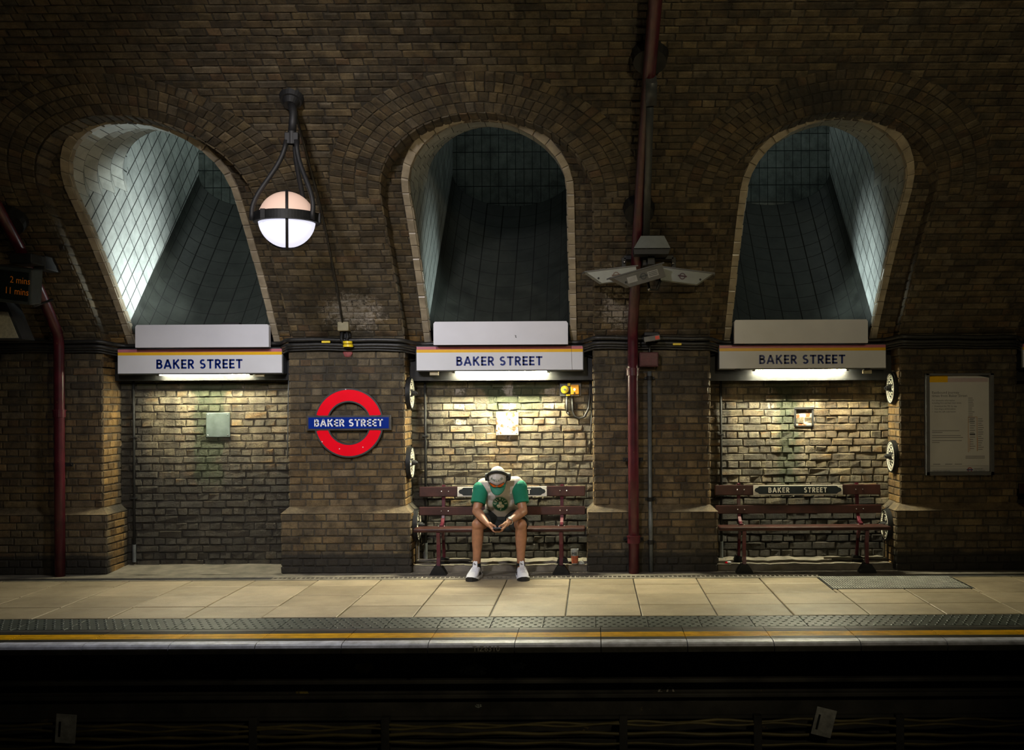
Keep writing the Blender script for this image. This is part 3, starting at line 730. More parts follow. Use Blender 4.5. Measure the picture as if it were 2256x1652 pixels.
V = np.concatenate(sl.V); sb = raw_mesh('paving_slabs', V, sl.F, M['paving'], attrs={'bcol': np.concatenate(sl.C)}, parent=flo)
mb = MB(); mb.box(XL, XR, -3.0, 0.5, -0.20, -0.0125); mb.build('platform_slab', M['cement_dark'], flo)
mb = MB(); mb.box(XL, XR, -0.30, 0.5, -0.012, 0.002); mb.box(XL, XR, -0.47, -0.435, -0.012, 0.003)
mb.build('cement_margin', M['cement'], flo)
# slot drain: two lips and short bars
mb = MB(); mb.box(XL, XR, -0.435, -0.30, -0.012, -0.008)
mb.mat(1)
x0, x1 = P(600, 1270, -0.37).x, P(1805, 1268, -0.37).x
mb.box(x0, x1, -0.435, -0.405, -0.012, 0.004); mb.box(x0, x1, -0.335, -0.30, -0.012, 0.004)
x = x0
while x < x1: mb.box(x, x + 0.014, -0.405, -0.335, -0.01, 0.003); x += 0.045
mb.build('drain_channel', [M['black'], M['cement']], flo)
# blister strip
mb = MB(); TY0, TY1 = -2.74, -2.32
tj = [P(1199, 1370, -2.5).x + k * 0.4 for k in range(-25, 22)]
for i in range(len(tj) - 1): mb.box(tj[i] + .003, tj[i + 1] - .003, TY0 + .003, TY1 - .003, -0.012, 0.001, 0.003)
V = []; F = []
def dome(x, y, r=0.0135, h=0.006):
    b0 = len(V); n = 8
    for rr_, hh in ((r, 0.0), (r * 0.75, h * 0.8)): V.extend([(x + rr_ * math.cos(2 * PI * k / n), y + rr_ * math.sin(2 * PI * k / n), 0.001 + hh) for k in range(n)])
    V.append((x, y, 0.001 + h))
    for k in range(n): F.append((b0 + k, b0 + (k + 1) % n, b0 + n + (k + 1) % n, b0 + n + k)); F.append((b0 + n + k, b0 + n + (k + 1) % n, b0 + 2 * n))
x = tj[0] + 0.033; k = 0
while x < tj[-1]:
    for r in range(6): dome(x + (0.0335 if r % 2 else 0), TY0 + 0.036 + r * 0.0695)
    x += 0.0667
st = mb.build('tactile_strip', M['tactile'], flo)
bm = bmesh.new(); bm.from_mesh(st.data); me2 = bpy.data.meshes.new('t'); me2.from_pydata(V, [], F); bm.from_mesh(me2); bm.to_mesh(st.data); bm.free()
# ribbed coping, yellow line, nosing: one moulded run cut by joints every two feet
cj = [P(1139, 1400, -3.0).x + k * 0.61 for k in range(-16, 14)]
def run(mb, prof, gap=0.003):
    for i in range(len(cj) - 1):
        a, b = cj[i] + gap, cj[i + 1] - gap
        mb.grid([[(a, y, z), (b, y, z)] for y, z in prof])
        for xx_ in (a, b): mb.poly([(xx_, y, z) for y, z in prof] + [(xx_, prof[-1][0], -0.1), (xx_, prof[0][0], -0.1)])
def ribs(y0, y1, n):
    p = []
    for k in range(n):
        a = y0 + (y1 - y0) * k / n; d = (y1 - y0) / n
        p += [(a, -0.0035), (a + d * 0.3, -0.0035), (a + d * 0.42, 0.001), (a + d * 0.9, 0.001)]
    return p + [(y1, -0.0035)]
YLa, YLb = P(1128, 1392, 0).x, 0
yl0, yl1 = -2.895, -3.065
mb = MB(); run(mb, [(-2.745, 0.0), (-2.80, 0.0)] + ribs(-2.80, yl0, 5)); run(mb, ribs(yl1, -3.155, 5)); mb.build('ribbed_coping', M['coping'], flo)
mb = MB(); run(mb, ribs(yl0, yl1, 5)); mb.build('yellow_line', M['line_yellow'], flo)
mb = MB(); run(mb, [(-3.155, 0.0), (-3.20, 0.001), (-3.235, -0.004), (-3.255, -0.013), (-3.268, -0.028)]); mb.build('white_nosing', M['nose_white'], flo)
mb = MB(); run(mb, [(-3.268, -0.028), (-3.272, -0.034), (-3.272, -0.066), (-3.25, -0.072), (-2.98, -0.072)]); mb.build('nosing_face', M['nose_dark'], flo)
# rough cement step filling the foot of the two bench alcoves
mb = MB()
for a, b in (EDGES[2], EDGES[3], EDGES[4]):
    A, B = a + 0.066, b - 0.066
    n = 30; top = lambda x, k: 0.052 + 0.004 * math.sin(x * 13 + k * 3) + 0.003 * math.sin(x * 41)
    for k, (y, dz) in enumerate(((0.0, -0.05), (0.0, 0.0), (0.10, 0.002), (0.22, 0.0))): pass
    mb.grid([[(x, y + 0.006 * math.sin(x * 17 + y * 9), (0.002 if zf == 0 else top(x, y) * zf)) for x in np.linspace(A, B, n)] for y, zf in ((0.02, 0), (0.02, 0.8), (0.035, 1.0), (0.16, 1.02), (0.165, 0.55), (0.215, 0.5), (0.22, 1.25), (0.42, 1.5))])
o = mb.build('trim_1', M['cement']); o['kind'] = 'structure'
# cement slope in the empty alcove
mb = MB(); a, b = EDGES[1]
mb.grid([[(x, y, z + 0.003 * math.sin(x * 9 + y * 20)) for x in np.linspace(a + .06, b - .06, 20)] for y, z in ((-0.12, 0.004), (0.1, 0.012), (0.42, 0.03))]); o = mb.build('trim_2', M['cement']); o['kind'] = 'structure'
# the wall below the platform edge
mb = MB(); mb.box(XL, XR, -2.80, -2.72, -1.1, -0.07); mb.box(XL, XR, -2.92, -2.78, -0.375, -0.345, 0.006); mb.box(XL, XR, -2.86, -2.78, -0.50, -0.47, 0.006); mb.box(XL, XR, -2.84, -2.78, -0.66, -0.64)
mb.box(XL, XR, -2.92, -2.78, -1.1, -0.78, 0.01)
o = mb.build('wall_below_platform', M['under']); o['kind'] = 'structure'
# chequer hatch
hat = thing('access_hatch', 'ribbed steel access hatch set in the paving in front of the poster pilaster', 'hatch', ((GX0 + GX1) / 2, (GY0 + GY1) / 2, 0))
mb = MB(); mb.box(GX0, GX1, GY0, GY1, -0.012, 0.001)
mb.build('plate', M['iron'], hat)
mb = MB(); n = 52; lx = GX1 - GX0
for k in range(n):
    x = GX0 + 0.02 + (lx - 0.04) * k / n
    mb.box(x, x + (lx - 0.04) / n * 0.45, GY0 + 0.02, GY1 - 0.02, 0.001, 0.006, 0.002)
for k in range(7): y = GY0 + 0.02 + (GY1 - GY0 - 0.05) * k / 6; mb.box(GX0 + .015, GX1 - .015, y, y + 0.008, 0.001, 0.0045)
mb.build('tread_bars', M['steel_grate'], hat)

# ------------------------------------------------------------------ station name signs with their tube lights
WHERE = ['above the empty alcove', 'above the seated person', 'above the empty bench', 'at the right edge of the picture']
SIGNY = 0.10
def sign(bi, px0, px1, py0, py1, fx0, fx1, fy0, fy1, lab, plab, dot=False):
    c0, c1 = P(px0, py1, SIGNY), P(px1, py0, SIGNY); x0, x1, z0, z1 = c0.x, c1.x, (P((px0 + px1) / 2, py1, SIGNY)).z, (P((px0 + px1) / 2, py0, SIGNY)).z
    t = thing('station_sign', lab, 'sign', ((x0 + x1) / 2, SIGNY, z0), 'station name signs over the alcoves'); Hh = z1 - z0
    mb = MB(); mb.box(x0 - .012, x1 + .012, SIGNY + .004, SIGNY + .15, z0 - .012, z1 + .012, .01); mb.build('casing', M['darkgrey'], t)
    fn = lambda a, b, d: (a, SIGNY + d, b)
    mb = MB(); mb.box(x0, x1, SIGNY - .004, SIGNY + .006, z0, z1 - Hh * .25, .001); mb.build('panel', M['sign_white'], t)
    mb = MB(); mb.box(x0, x1, SIGNY - .004, SIGNY + .006, z1 - Hh * .125, z1, .001); mb.build('pink_stripe', M['sign_pink'], t)
    mb = MB(); mb.box(x0, x1, SIGNY - .004, SIGNY + .006, z1 - Hh * .25, z1 - Hh * .125, .001); mb.build('yellow_stripe', M['sign_yellow'], t)
    mb = MB(); cx = (x0 + x1) / 2 - 0.004; lw = 0.435
    lettering(mb, 'BAKER STREET', cx - lw, cx + lw, z0 + Hh * .19, z0 + Hh * .575, fn, -0.0062, -0.003); mb.build('lettering', M['sign_blue'], t)
    if bi == 1:
        xs = P(1259, 790, SIGNY).x; mb = MB(); mb.tube([(xs, SIGNY - .0045, z1), (xs + .002, SIGNY - .0045, (z0 + z1) / 2), (xs + .006, SIGNY - .0045, z0)], .0018, 6); mb.build('drip_mark', M['frame_grey'], t)
    # plain white panel standing on the sign
    a, b = P(fx0, fy1, -.03), P(fx1, fy0, -.03); zt = P((fx0 + fx1) / 2, fy0, -.03).z
    q = thing('fascia_panel', plab, 'panel', ((a.x + b.x) / 2, 0, z1), 'white panels on top of the signs')
    zb = z1 + .012; k = 0.02
    mb = MB(); mb.prism([(a.x, zb), (b.x, zb), (b.x, zt - k), (b.x - k * .7, zt), (a.x + k * .7, zt), (a.x, zt - k)], lambda u, v, d: (u, d, v), -.03, .035)
    mb.build('box', M['white_panel'], q)
    if dot: mb = MB(); pp = P(1136, 741, -.032); mb.tube([(pp.x - .008, -.032, pp.z + .012), (pp.x + .006, -.032, pp.z + .004), (pp.x - .004, -.032, pp.z - .004), (pp.x + .008, -.032, pp.z - .012)], .003, 6); mb.build('scratch_mark', M['black'], q)
    return t, x0, x1, z0
def tube_light(x0, x1, z, lab, tag=None, k=0):
    t = thing('tube_light', lab, 'light', ((x0 + x1) / 2, 0.17, z), 'tube lights under the signs')
    mb = MB(); mb.box(x0 - .05, x1 + .05, .17, .24, z + .018, z + .036, .004); mb.build('batten', M['frame_grey'], t)
    mb = MB(); mb.tube([(x0, .20, z), (x1, .20, z)], .013, 12); mb.build('tube', M['tube%d' % k], t)
    mb = MB()
    for x in (x0, x1): mb.cyl((x - .016, .20, z), (x + .016, .20, z), .015); mb.box(x - .008, x + .008, .19, .21, z, z + .025)
    mb.build('end_cap', M['frame_grey'], t)
    if tag: pp = P(*tag, .16); mb = MB(); mb.box(pp.x - .045, pp.x + .045, .14, .18, pp.z - .018, pp.z + .018, .003); mb.build('junction_box', M['tan_box'], t)
    return t
S = [sign(0, 260, 621, 769, 822, 298, 592, 715, 764, 'white name sign with pink and yellow stripes over the alcove without a bench', 'plain white panel on the name sign below the brightest tiled shaft'),
     sign(1, 918, 1284, 763, 815, 955, 1251, 708, 760, 'white name sign with pink and yellow stripes directly above the seated person', 'plain white panel with a small scratch, above the seated person', True),
     sign(3, 1585, 1951, 760, 811, 1618, 1912, 704, 756, 'shaded white name sign with striped top edge above the empty bench', 'plain white panel on the shaded sign above the empty bench'),
     sign(4, 2253, 2619, 757, 808, 2286, 2580, 701, 753, 'white name sign cut off by the right edge of the view', 'plain white panel just beyond the right edge of the view')]
for k in ((0, 349, 553, 824, (573, 826), 'lit tube lamp under the name sign of the alcove without a bench'),
          (1, 1000, 1208, 818, (957, 823), 'lit tube lamp under the name sign above the seated person'),
          (2, 1661, 1867, 814, (1910, 819), 'lit tube lamp under the shaded sign above the empty bench')):
    a, b = P(k[1], k[3], .20), P(k[2], k[3], .20); tube_light(a.x, b.x, (a.z + b.z) / 2, k[5], k[4], k[0])
# dark steel beams between the pilasters behind the signs
for i, lab in ((1, 'dark steel beam behind the sign of the alcove without a bench'), (2, 'dark steel beam behind the sign above the seated person'), (3, 'dark steel beam behind the sign above the empty bench'), (4, 'dark steel beam behind the sign at the right edge')):
    a, b = EDGES[i]; zb = P((a + b) / 2 * 217.6 + 1305, 838, .3).z
    t = thing('steel_beam', lab, 'beam', ((a + b) / 2, .3, zb), 'steel beams behind the signs')
    mb = MB(); mb.box(a + .012, b - .012, .265, .275, zb, zb + .34); mb.box(a + .012, b - .012, .275, .355, zb, zb + .012); mb.build('web', M['iron'], t)
    mb = MB()
    for x in (a + .30, b - .30): mb.box(x - .03, x + .03, .10, .266, zb + .10, zb + .13)
    mb.build('bracket', M['iron'], t)
# black conduits down the left side of each alcove
for i, px, lab in ((1, 295, 'thin black conduit down the back of the alcove without a bench'), (2, 937, 'thin black conduit down the alcove behind the seated person'), (3, 1588, 'thin black conduit down the alcove behind the empty bench')):
    x = P(px, 1000, YB - .03).x; t = thing('conduit', lab, 'conduit', (x, YB - .04, .06), 'black conduits in the alcoves')
    mb = MB(); mb.tube([(x, YB - .035, 2.0), (x + .003, YB - .035, 1.3), (x, YB - .035, .06)], .0135); mb.build('pipe', M['iron'], t)
    mb = MB(); mb.cyl((x, YB - .035, .06), (x, YB - .035, .24), .019); mb.build('sleeve', M['greypipe'], t)
    mb = MB()
    for z in (1.35, .72): mb.box(x - .03, x + .03, YB - .05, YB - .008, z - .008, z + .008, .002)
    mb.build('clip', M['iron'], t)
# framed conduit at the foot of the alcove behind the person
for (bx, sg, lab) in ((EDGES[2][0] + .10, 1, 'pale conduit frame at floor level left of the occupied bench'), (EDGES[3][1] - .10, -1, 'pale conduit frame at floor level right of the empty bench')):
    t = thing('floor_conduit', lab, 'conduit', (bx, .2, .06)); mb = MB()
    mb.tube([(bx, .24, .50), (bx, .24, .10), (bx + sg * .02, .24, .085), (bx + sg * .62, .24, .085)], .011); mb.build('pipe', M['cement'], t)
    mb = MB(); mb.tube([(bx - sg * .012, .18, .42), (bx - sg * .012, .18, .085), (bx + sg * .55, .18, .085)], .009); mb.build('branch_pipe', M['cement_dark'], t)

# ------------------------------------------------------------------ roundel on the pilaster
def roundel():
    Y = -0.055; c = P(768.5, 931.5, Y); k = Y; sc = 2420 / (Y + DIST)
    t = thing('roundel_sign', 'red ring and blue bar station roundel on the pilaster left of the seated person', 'sign', (c.x, Y, c.z))
    fn = lambda a, b, d: (c.x + a, d, c.z + b)
    mb = MB(); mb.ring(fn, (0, 0), 76.5 / sc, 45.5 / sc, Y, Y + .045); mb.ring(fn, (0, 0), 76.5 / sc, 73.2 / sc, Y - .004, Y); mb.ring(fn, (0, 0), 48.6 / sc, 45.5 / sc, Y - .004, Y)
    mb.build('ring_frame', M['roundel_frame'], t)
    mb = MB(); hb = 16.5 / sc
    for s_, a0 in ((1, 0), (-1, PI)):
        am = math.asin(hb / (61 / sc)) * .9
        mb.ring(fn, (0, 0), 73.2 / sc, 48.6 / sc, Y - .002, Y + .02, a0 + am, a0 + PI - am, 48)
    mb.build('red_ring', M['red'], t)
    mb = MB(); mb.box(c.x - 93 / sc, c.x + 93 / sc, Y - .006, Y + .045, c.z - hb, c.z + hb, .003); bf = mb.build('bar_frame', M['roundel_frame'], t)
    mb = MB(); mb.box(c.x - 88.5 / sc, c.x + 88.5 / sc, Y - .010, Y, c.z - 12.4 / sc, c.z + 12.4 / sc, .001); mb.build('blue_bar', M['blue'], t)
    mb = MB(); lettering(mb, 'BAKER STREET', -75.5 / sc, 75.5 / sc, -7.6 / sc, 8.2 / sc, lambda a, b, d: (c.x + a, d, c.z + b), Y - .0125, Y - .009); mb.build('lettering', M['letter_white'], t)
    mb = MB()
    for a, r in ((250, 61), (215, 72), (300, 62), (95, 74)): mb.ball((c.x + r / sc * math.cos(math.radians(a)), Y - .002, c.z + r / sc * math.sin(math.radians(a))), .006, 8)
    mb.build('screw_head', M['letter_white'], t)
roundel()

# ------------------------------------------------------------------ wall discs on the alcove jambs
def disc(x, sg, Y, z, lab):
    t = thing('wall_disc', lab, 'plaque', (x, Y, z), 'black rimmed discs on the alcove sides')
    fn = lambda a, b, d: (x + sg * d, Y + a, z + b)
    mb = MB(); mb.ring(fn, (0, 0), .165, .0, .0, .028); mb.ring(fn, (0, 0), .158, .148, .028, .046); mb.ring(fn, (0, 0), .150, .0, .028, .034); mb.build('rim', M['iron'], t)
    mb = MB(); mb.ring(fn, (0, 0), .147, .139, .034, .043); mb.ring(fn, (0, 0), .105, .099, .034, .039)
    for k in range(36):
        a = k * PI / 18; r0, r1 = .112, .132
        mb.tube([fn(r0 * math.cos(a), r0 * math.sin(a), .037), fn(r1 * math.cos(a + .06), r1 * math.sin(a + .06), .037)], .0038, 5)
    for k in range(6):
        a = k * PI / 3; cx, cz = .072 * math.cos(a), .072 * math.sin(a)
        mb.tube([fn(cx + .021 * math.cos(q), cz + .021 * math.sin(q), .037) for q in np.linspace(a, a + 4.8, 12)], .0045, 5)
    mb.build('cream_ornament', M['plate_cream'], t)
    mb = MB(); mb.cyl(fn(0, 0, .03), fn(0, 0, .085), .030, .024); mb.cyl(fn(0, 0, .085), fn(0, 0, .10), .014, .012); mb.build('hub', M['black'], t)
JL, JR = EDGES[2][0], EDGES[3][1]
for (x, sg, y, py, px, lab) in ((JL, 1, .16, 866, 903, 'topmost black rimmed disc on the brick jamb left of the occupied bench'), (JL, 1, .16, 1019, 903, 'middle black rimmed disc on the brick jamb left of the occupied bench'),
                            (JL + .065, 1, .16, 1156, 915, 'lowest black rimmed disc, at the left end of the occupied bench'),
                            (JR, -1, .16, 855, 1968, 'topmost black rimmed disc on the jamb right of the empty bench'), (JR, -1, .16, 1005, 1968, 'middle black rimmed disc on the jamb right of the empty bench'),
                            (JR - .065, -1, .16, 1155, 1957, 'lowest black rimmed disc, at the right end of the empty bench')):
    disc(x + sg * .012, sg, y, P(px, py, y).z, lab)

# ------------------------------------------------------------------ benches
def make_bench():
    LN = 1.69
    t = thing('platform_bench', None, 'bench')
    hx = LN / 2
    def slat(y0, y1, z0, z1, tilt=0.0):
        mb = MB(); m = Matrix.Translation((0, (y0 + y1) / 2, (z0 + z1) / 2)) @ Matrix.Rotation(tilt, 4, 'X')
        mb.box(-hx, hx, -(y1 - y0) / 2, (y1 - y0) / 2, -(z1 - z0) / 2, (z1 - z0) / 2, .006, m); return mb
    slat(.192, .222, .735, .838, -.10).build('back_slat', M['wood'], t, False)
    slat(.168, .198, .548, .634, -.10).build('back_slat', M['wood'], t, False)
    mb = MB()
    mb.box(-hx, hx, -.21, -.03, .418, .455, .012); mb.box(-hx, hx, -.022, .11, .410, .446, .01); mb.build('seat', M['wood'], t, False)
    # enamel name plate
    W, Hh, Y, Z = .455, .050, .183, .787
    m = Matrix.Translation((0, Y, Z)) @ Matrix.Rotation(-.10, 4, 'X')
    fn = lambda a, b, d: tuple(m @ Vector((a, d, b)))
    mb = MB(); mb.box(-W, W, -.003, .006, -Hh, Hh, .002, m)
    mb2 = mb.build('name_plate', M['plate_cream'], t, False)
    mb = MB(); k = .022
    pl = [(-W + .015, -Hh + .03), (-W + .015, Hh - .03)] + [(-W + .03 + .03 * (1 - math.cos(a)), Hh - .026 + .016 * math.sin(a)) for a in np.linspace(.2, 1.3, 4)]
    left = [(-W + .012, 0.0), (-W + .022, .018), (-W + .045, .026), (-W + .062, .040)]
    top = left + [(-x, z) for x, z in left[::-1]]; outl = top + [(x, -z) for x, z in top[::-1] if z > 0]
    mb.prism(outl, fn, -.0055, -.002); f = mb.build('plate_field', M['plate_black'], mb2, False)
    mb = MB(); lettering(mb, 'BAKER', -.302, -.088, -.026, .026, fn, -.0095, -.005, track=.22); lettering(mb, 'STREET', .062, .292, -.026, .026, fn, -.0095, -.005, track=.22)
    mb.build('lettering', M['plate_cream'], mb2, False)
    for sx in (-.600, .608):
        mb = MB()     # curved iron standard: back post, arm over the seat, front leg
        mb.tube([(sx, .22, .86), (sx, .215, .64), (sx, .185, .55), (sx, .15, .50), (sx, .085, .46), (sx, .0, .445)], .001, 4)
        def flat(pts, wd, th):
            for a, b in zip(pts[:-1], pts[1:]):
                a, b = Vector(a), Vector(b); d = (b - a); mm = Matrix.Translation((a + b) / 2) @ d.to_track_quat('Z', 'Y').to_matrix().to_4x4()
                mb.box(-th / 2, th / 2, -wd / 2, wd / 2, -d.length / 2 - .004, d.length / 2 + .004, .003, mm)
        flat([(sx, .232, .85), (sx, .222, .70), (sx, .205, .58), (sx, .175, .51), (sx, .11, .465), (sx, .03, .45)], .034, .034)
        flat([(sx, .12, .40), (sx, .20, .30), (sx, .235, .16), (sx, .245, .05)], .034, .03)
        mb.build('back_standard', M['maroon_iron'], t, False)
        mb = MB(); flat([(sx, .165, .515), (sx, .13, .475), (sx, .09, .458)], .05, .05); mb.build('arm_knuckle', M['chrome'], t, False) if False else mb.bm.free()
        mb = MB(); flat([(sx, -.19, .415), (sx, -.165, .30), (sx, -.165, .16), (sx, -.19, .03)], .040, .036)
        flat([(sx, -.19, .405), (sx, .12, .400)], .03, .03)
        mb.build('leg', M['maroon_iron'], t, False)
        mb = MB()
        mb.prism([(-.085, 0.0), (.085, 0.0), (.07, .035), (.035, .085), (-.03, .095), (-.06, .05)], lambda a, b, d: (sx + a, d, b), -.24, -.12)
        mb.prism([(-.06, .05), (.06, .05), (.045, .10), (-.03, .12)], lambda a, b, d: (sx + a, d, b), .19, .29)
        mb.build('foot', M['iron'], t, False)
        mb = MB()
        for dx in (-.018, .052):
            for y, z in ((.188, .79), (.165, .592)): mb.ball((sx + dx, y - .0, z), .0075, 8)
        for dx in (-.03, .03): mb.ball((sx + dx, .04, .449), .008, 8)
        mb.build('bolt_head', M['chrome'], t, False)
    return t
proto = make_bench()
def copy_tree(o, par=None):
    n = o.copy(); link(n); n.parent = par
    for ch in o.children: copy_tree(ch, n)
    return n
bx = [(P(911, 1164, -.2).x + P(1288, 1164, -.2).x) / 2, (P(1586, 1160, -.2).x + P(1963, 1160, -.2).x) / 2, 5.19]
for i, (x, lab) in enumerate(zip(bx, ('maroon wooden bench with name plate, the person sits on it', 'empty maroon wooden bench with name plate in the right alcove', 'maroon bench barely showing beyond the poster pilaster'))):
    b = proto if i == 0 else copy_tree(proto)
    b.location = (x, 0, 0.0); props(b, lab, 'bench', 'platform benches in the alcoves')

# ------------------------------------------------------------------ pipes up the wall and round the vault
def vault_path(x, off, z0, z1, n=16, x1=None):
    x1 = x if x1 is None else x1; out = []
    p0, p1 = math.asin((z0 - CZ) / R0), math.asin((z1 - CZ) / R0)
    for k in range(n + 1):
        p = p0 + (p1 - p0) * k / n; out.append((x + (x1 - x) * k / n, CY + (R0 - off) * math.cos(p), CZ + (R0 - off) * math.sin(p)))
    return out
def downpipe(px, lab, r, z_end, collars, brackets, x1=None):
    x = P(px, 1200, -.13).x; t = thing('downpipe', lab, 'pipe', (x, -.15, 0), 'maroon downpipes')
    path = [(x, -.168, 0.0), (x, -.168, 1.1), (x, -.168, 2.28)] + vault_path(x, .12, 2.48, z_end, 16, x1)
    mb = MB(); mb.tube(path, r, 20); mb.build('pipe', M['maroon'], t)
    mb = MB()
    for z in collars: mb.cyl((x, -.168, z - .03), (x, -.168, z + .03), r + .010); mb.cyl((x, -.168, z + .03), (x, -.168, z + .045), r + .016)
    mb.build('collar', M['maroon'], t)
    mb = MB()
    for z in brackets: mb.box(x - .10, x + .10, -.10, -.085, z - .02, z + .02, .004); [mb.ball((x + s_ * .085, -.105, z), .009, 8) for s_ in (-1, 1)]
    for p in path[8::6]:
        q = Vector(p); nrm = Vector((0, q.y - CY, q.z - CZ)).normalized(); mb.cyl(q + nrm * .02, q + nrm * .13, .13, .15, 16)
    mb.build('wall_bracket', M['iron'], t)
    return t
downpipe(1396, 'tall maroon downpipe on the pilaster right of the seated person', .052, 5.0, (1.98, .33), (1.12, .33), P(1447, 0, -3).x)
t = downpipe(136, 'tall maroon downpipe near the left edge, bending up over the vault', .050, 4.9, (1.6,), (1.1,))
# grey conduit pair and maroon box beside the downpipe
x = P(1432, 1000, -.05).x
t = thing('grey_pipe', 'slim grey pipe right of the maroon downpipe', 'pipe', (x, -.1, 0))
mb = MB(); mb.tube([(x, -.04, P(1432, 818, 0).z), (x, -.04, .66), (x, -.10, .58), (x + .004, -.10, .0)], .021, 14); mb.build('pipe', M['greypipe'], t)
mb = MB()
for z in (1.93, .72, .30): mb.cyl((x, -.04 if z > .65 else -.1, z - .02), (x, -.04 if z > .65 else -.1, z + .02), .030); mb.box(x - .05, x + .05, -.03 if z > .65 else -.09, -.0 if z > .65 else -.07, z - .012, z + .012)
mb.build('clip', M['iron'], t)
a, b = P(1408, 808, -.1), P(1450, 776, -.1)
t = thing('conduit_box', 'maroon metal box fixed beside the downpipe above the grey pipe', 'box', ((a.x + b.x) / 2, -.06, a.z))
mb = MB(); mb.box(a.x, b.x, -.13, .0, a.z, b.z, .006); mb.build('body', M['maroon'], t)
mb = MB(); mb.box(a.x + .01, b.x - .01, -.137, -.13, a.z + .01, b.z - .01, .004); mb.build('cover', M['maroon_iron'], t)
# grey cable trunking clipped to the downpipe on the vault
t = thing('cable_trunking', 'dark grey cable trunking running down the vault to the cameras', 'trunking', tuple(P(1428, 500, -1.3)))
def trunk(name, pxs, wid, off):
    pts = []
    for px, py in pxs:
        lo, hi = -5.0, 0.5
        for _ in range(40):
            mid = (lo + hi) / 2; q = P(px, py, mid); rr_ = math.hypot(q.y - CY, q.z - CZ)
            if rr_ < R0 - off: lo = mid
            else: hi = mid
        pts.append(P(px, py, lo))
    mb = MB(); mb.tube(pts, wid, 4); return mb.build(name, M['darkgrey'], t)
trunk('trunking_run', [(1432, 205), (1430, 300), (1427, 400), (1423, 530)], .040, .17)
trunk('trunking_side_run', [(1416, 360), (1413, 440), (1410, 530)], .032, .10)
trunk('joint_box', [(1435, 175), (1434, 225)], .06, .18)

# ------------------------------------------------------------------ cables along the springing of the vault
def cable_run(z, off, r, lab, sag, mat='cable'):
    t = thing('wall_cable', lab, 'cable', (-.9, -.03, z), 'black cables along the wall'); pts = []
    x = XL + .1
    while x < XR - .1:
        inb = any(a + .05 < x < b - .05 for a, b in EDGES); near = min(min(abs(x - a), abs(x - b)) for a, b in EDGES)
        ins = any(a < x < b for a, b in EDGES); k = min(1, near / .14) if ins else 0; y = (-.028 + .20 * k * k * (3 - 2 * k)) - off
        pts.append((x, y, z + -.03 * k + sag * math.sin(x * 2.1 + z * 9) + .003 * math.sin(x * 11))); x += .06
    mb = MB(); mb.tube(pts, r, 8); mb.build('sheath', M[mat], t)
for z, off, r, lab, sg in ((2.325, .02, .022, 'thick black cable along the foot of the vault, topmost of the bundle', .006), (2.275, .015, .020, 'black cable second from the top of the wall bundle', .006),
                            (2.245, .01, .012, 'thin black cable third from the top of the wall bundle', .008), (2.218, .008, .010, 'lowest thin black cable of the wall bundle', .010)):
    cable_run(z, off, r, lab, sg)
for px, py, lab in ((718, 753, 'small yellow cable tag left of the tan junction box'), (1492, 758, 'small yellow cable tag on the bundle right of the downpipe')):
    q = P(px, py, -.075); t = MB(); t.box(q.x - .043, q.x + .043, -.08, -.066, q.z - .011, q.z + .011, .003); o = t.build('cable_tag', M['yellow']); props(o, lab, 'tag')

# junction box and cord above the roundel
q = P(757, 719, -.12); t = thing('junction_box', 'tan junction box with yellow bands hanging above the red roundel', 'junction box', tuple(q))
mb = MB(); mb.box(q.x - .055, q.x + .055, -.15, -.02, q.z - .045, q.z + .045, .006); mb.build('box', M['tan_box'], t)
mb = MB(); mb.tube([(q.x - .02, -.09, q.z - .04), (q.x - .03, -.09, q.z - .12), (q.x - .005, -.10, q.z - .17)], .016); mb.tube([(q.x + .02, -.09, q.z - .04), (q.x + .035, -.09, q.z - .1), (q.x + .01, -.10, q.z - .17)], .014)
mb.box(q.x - .05, q.x + .05, -.05, .0, q.z - .11, q.z + .10); mb.build('cable_tail', M['black'], t)
y = P(766, 757, -.12)
mb = MB(); mb.cyl((y.x, -.10, y.z - .032), (y.x, -.10, y.z - .006), .050); mb.cyl((y.x - .004, -.10, y.z + .002), (y.x - .004, -.10, y.z + .026), .046); mb.build('yellow_band', M['yellow'], t)
q2 = P(766, 777, -.012); mb = MB(); mb.ball((q2.x, -.012, q2.z), (.05, .004, .045), 14); o = mb.build('paint_splash', simple('faded_red_paint', (.22, .035, .035), .6, vary=.5, scale=40), t)
# cord from lamp to box along the vault
def on_vault(px, py, off=.02):
    lo, hi = -6.0, 0.6
    for _ in range(40):
        m_ = (lo + hi) / 2; q = P(px, py, m_)
        if math.hypot(q.y - CY, q.z - CZ) < R0 - off and q.y < 0: lo = m_
        else: hi = m_
    return P(px, py, lo)
mb = MB(); mb.tube([on_vault(*p) for p in ((650, 248), (668, 310), (685, 375), (700, 430), (716, 500), (730, 570), (742, 630), (750, 680), (755, 712))], .010, 8)
o = mb.build('lamp_cord', M['cable']); props(o, 'thin black cord running from the globe lamp down to the tan junction box', 'cord')

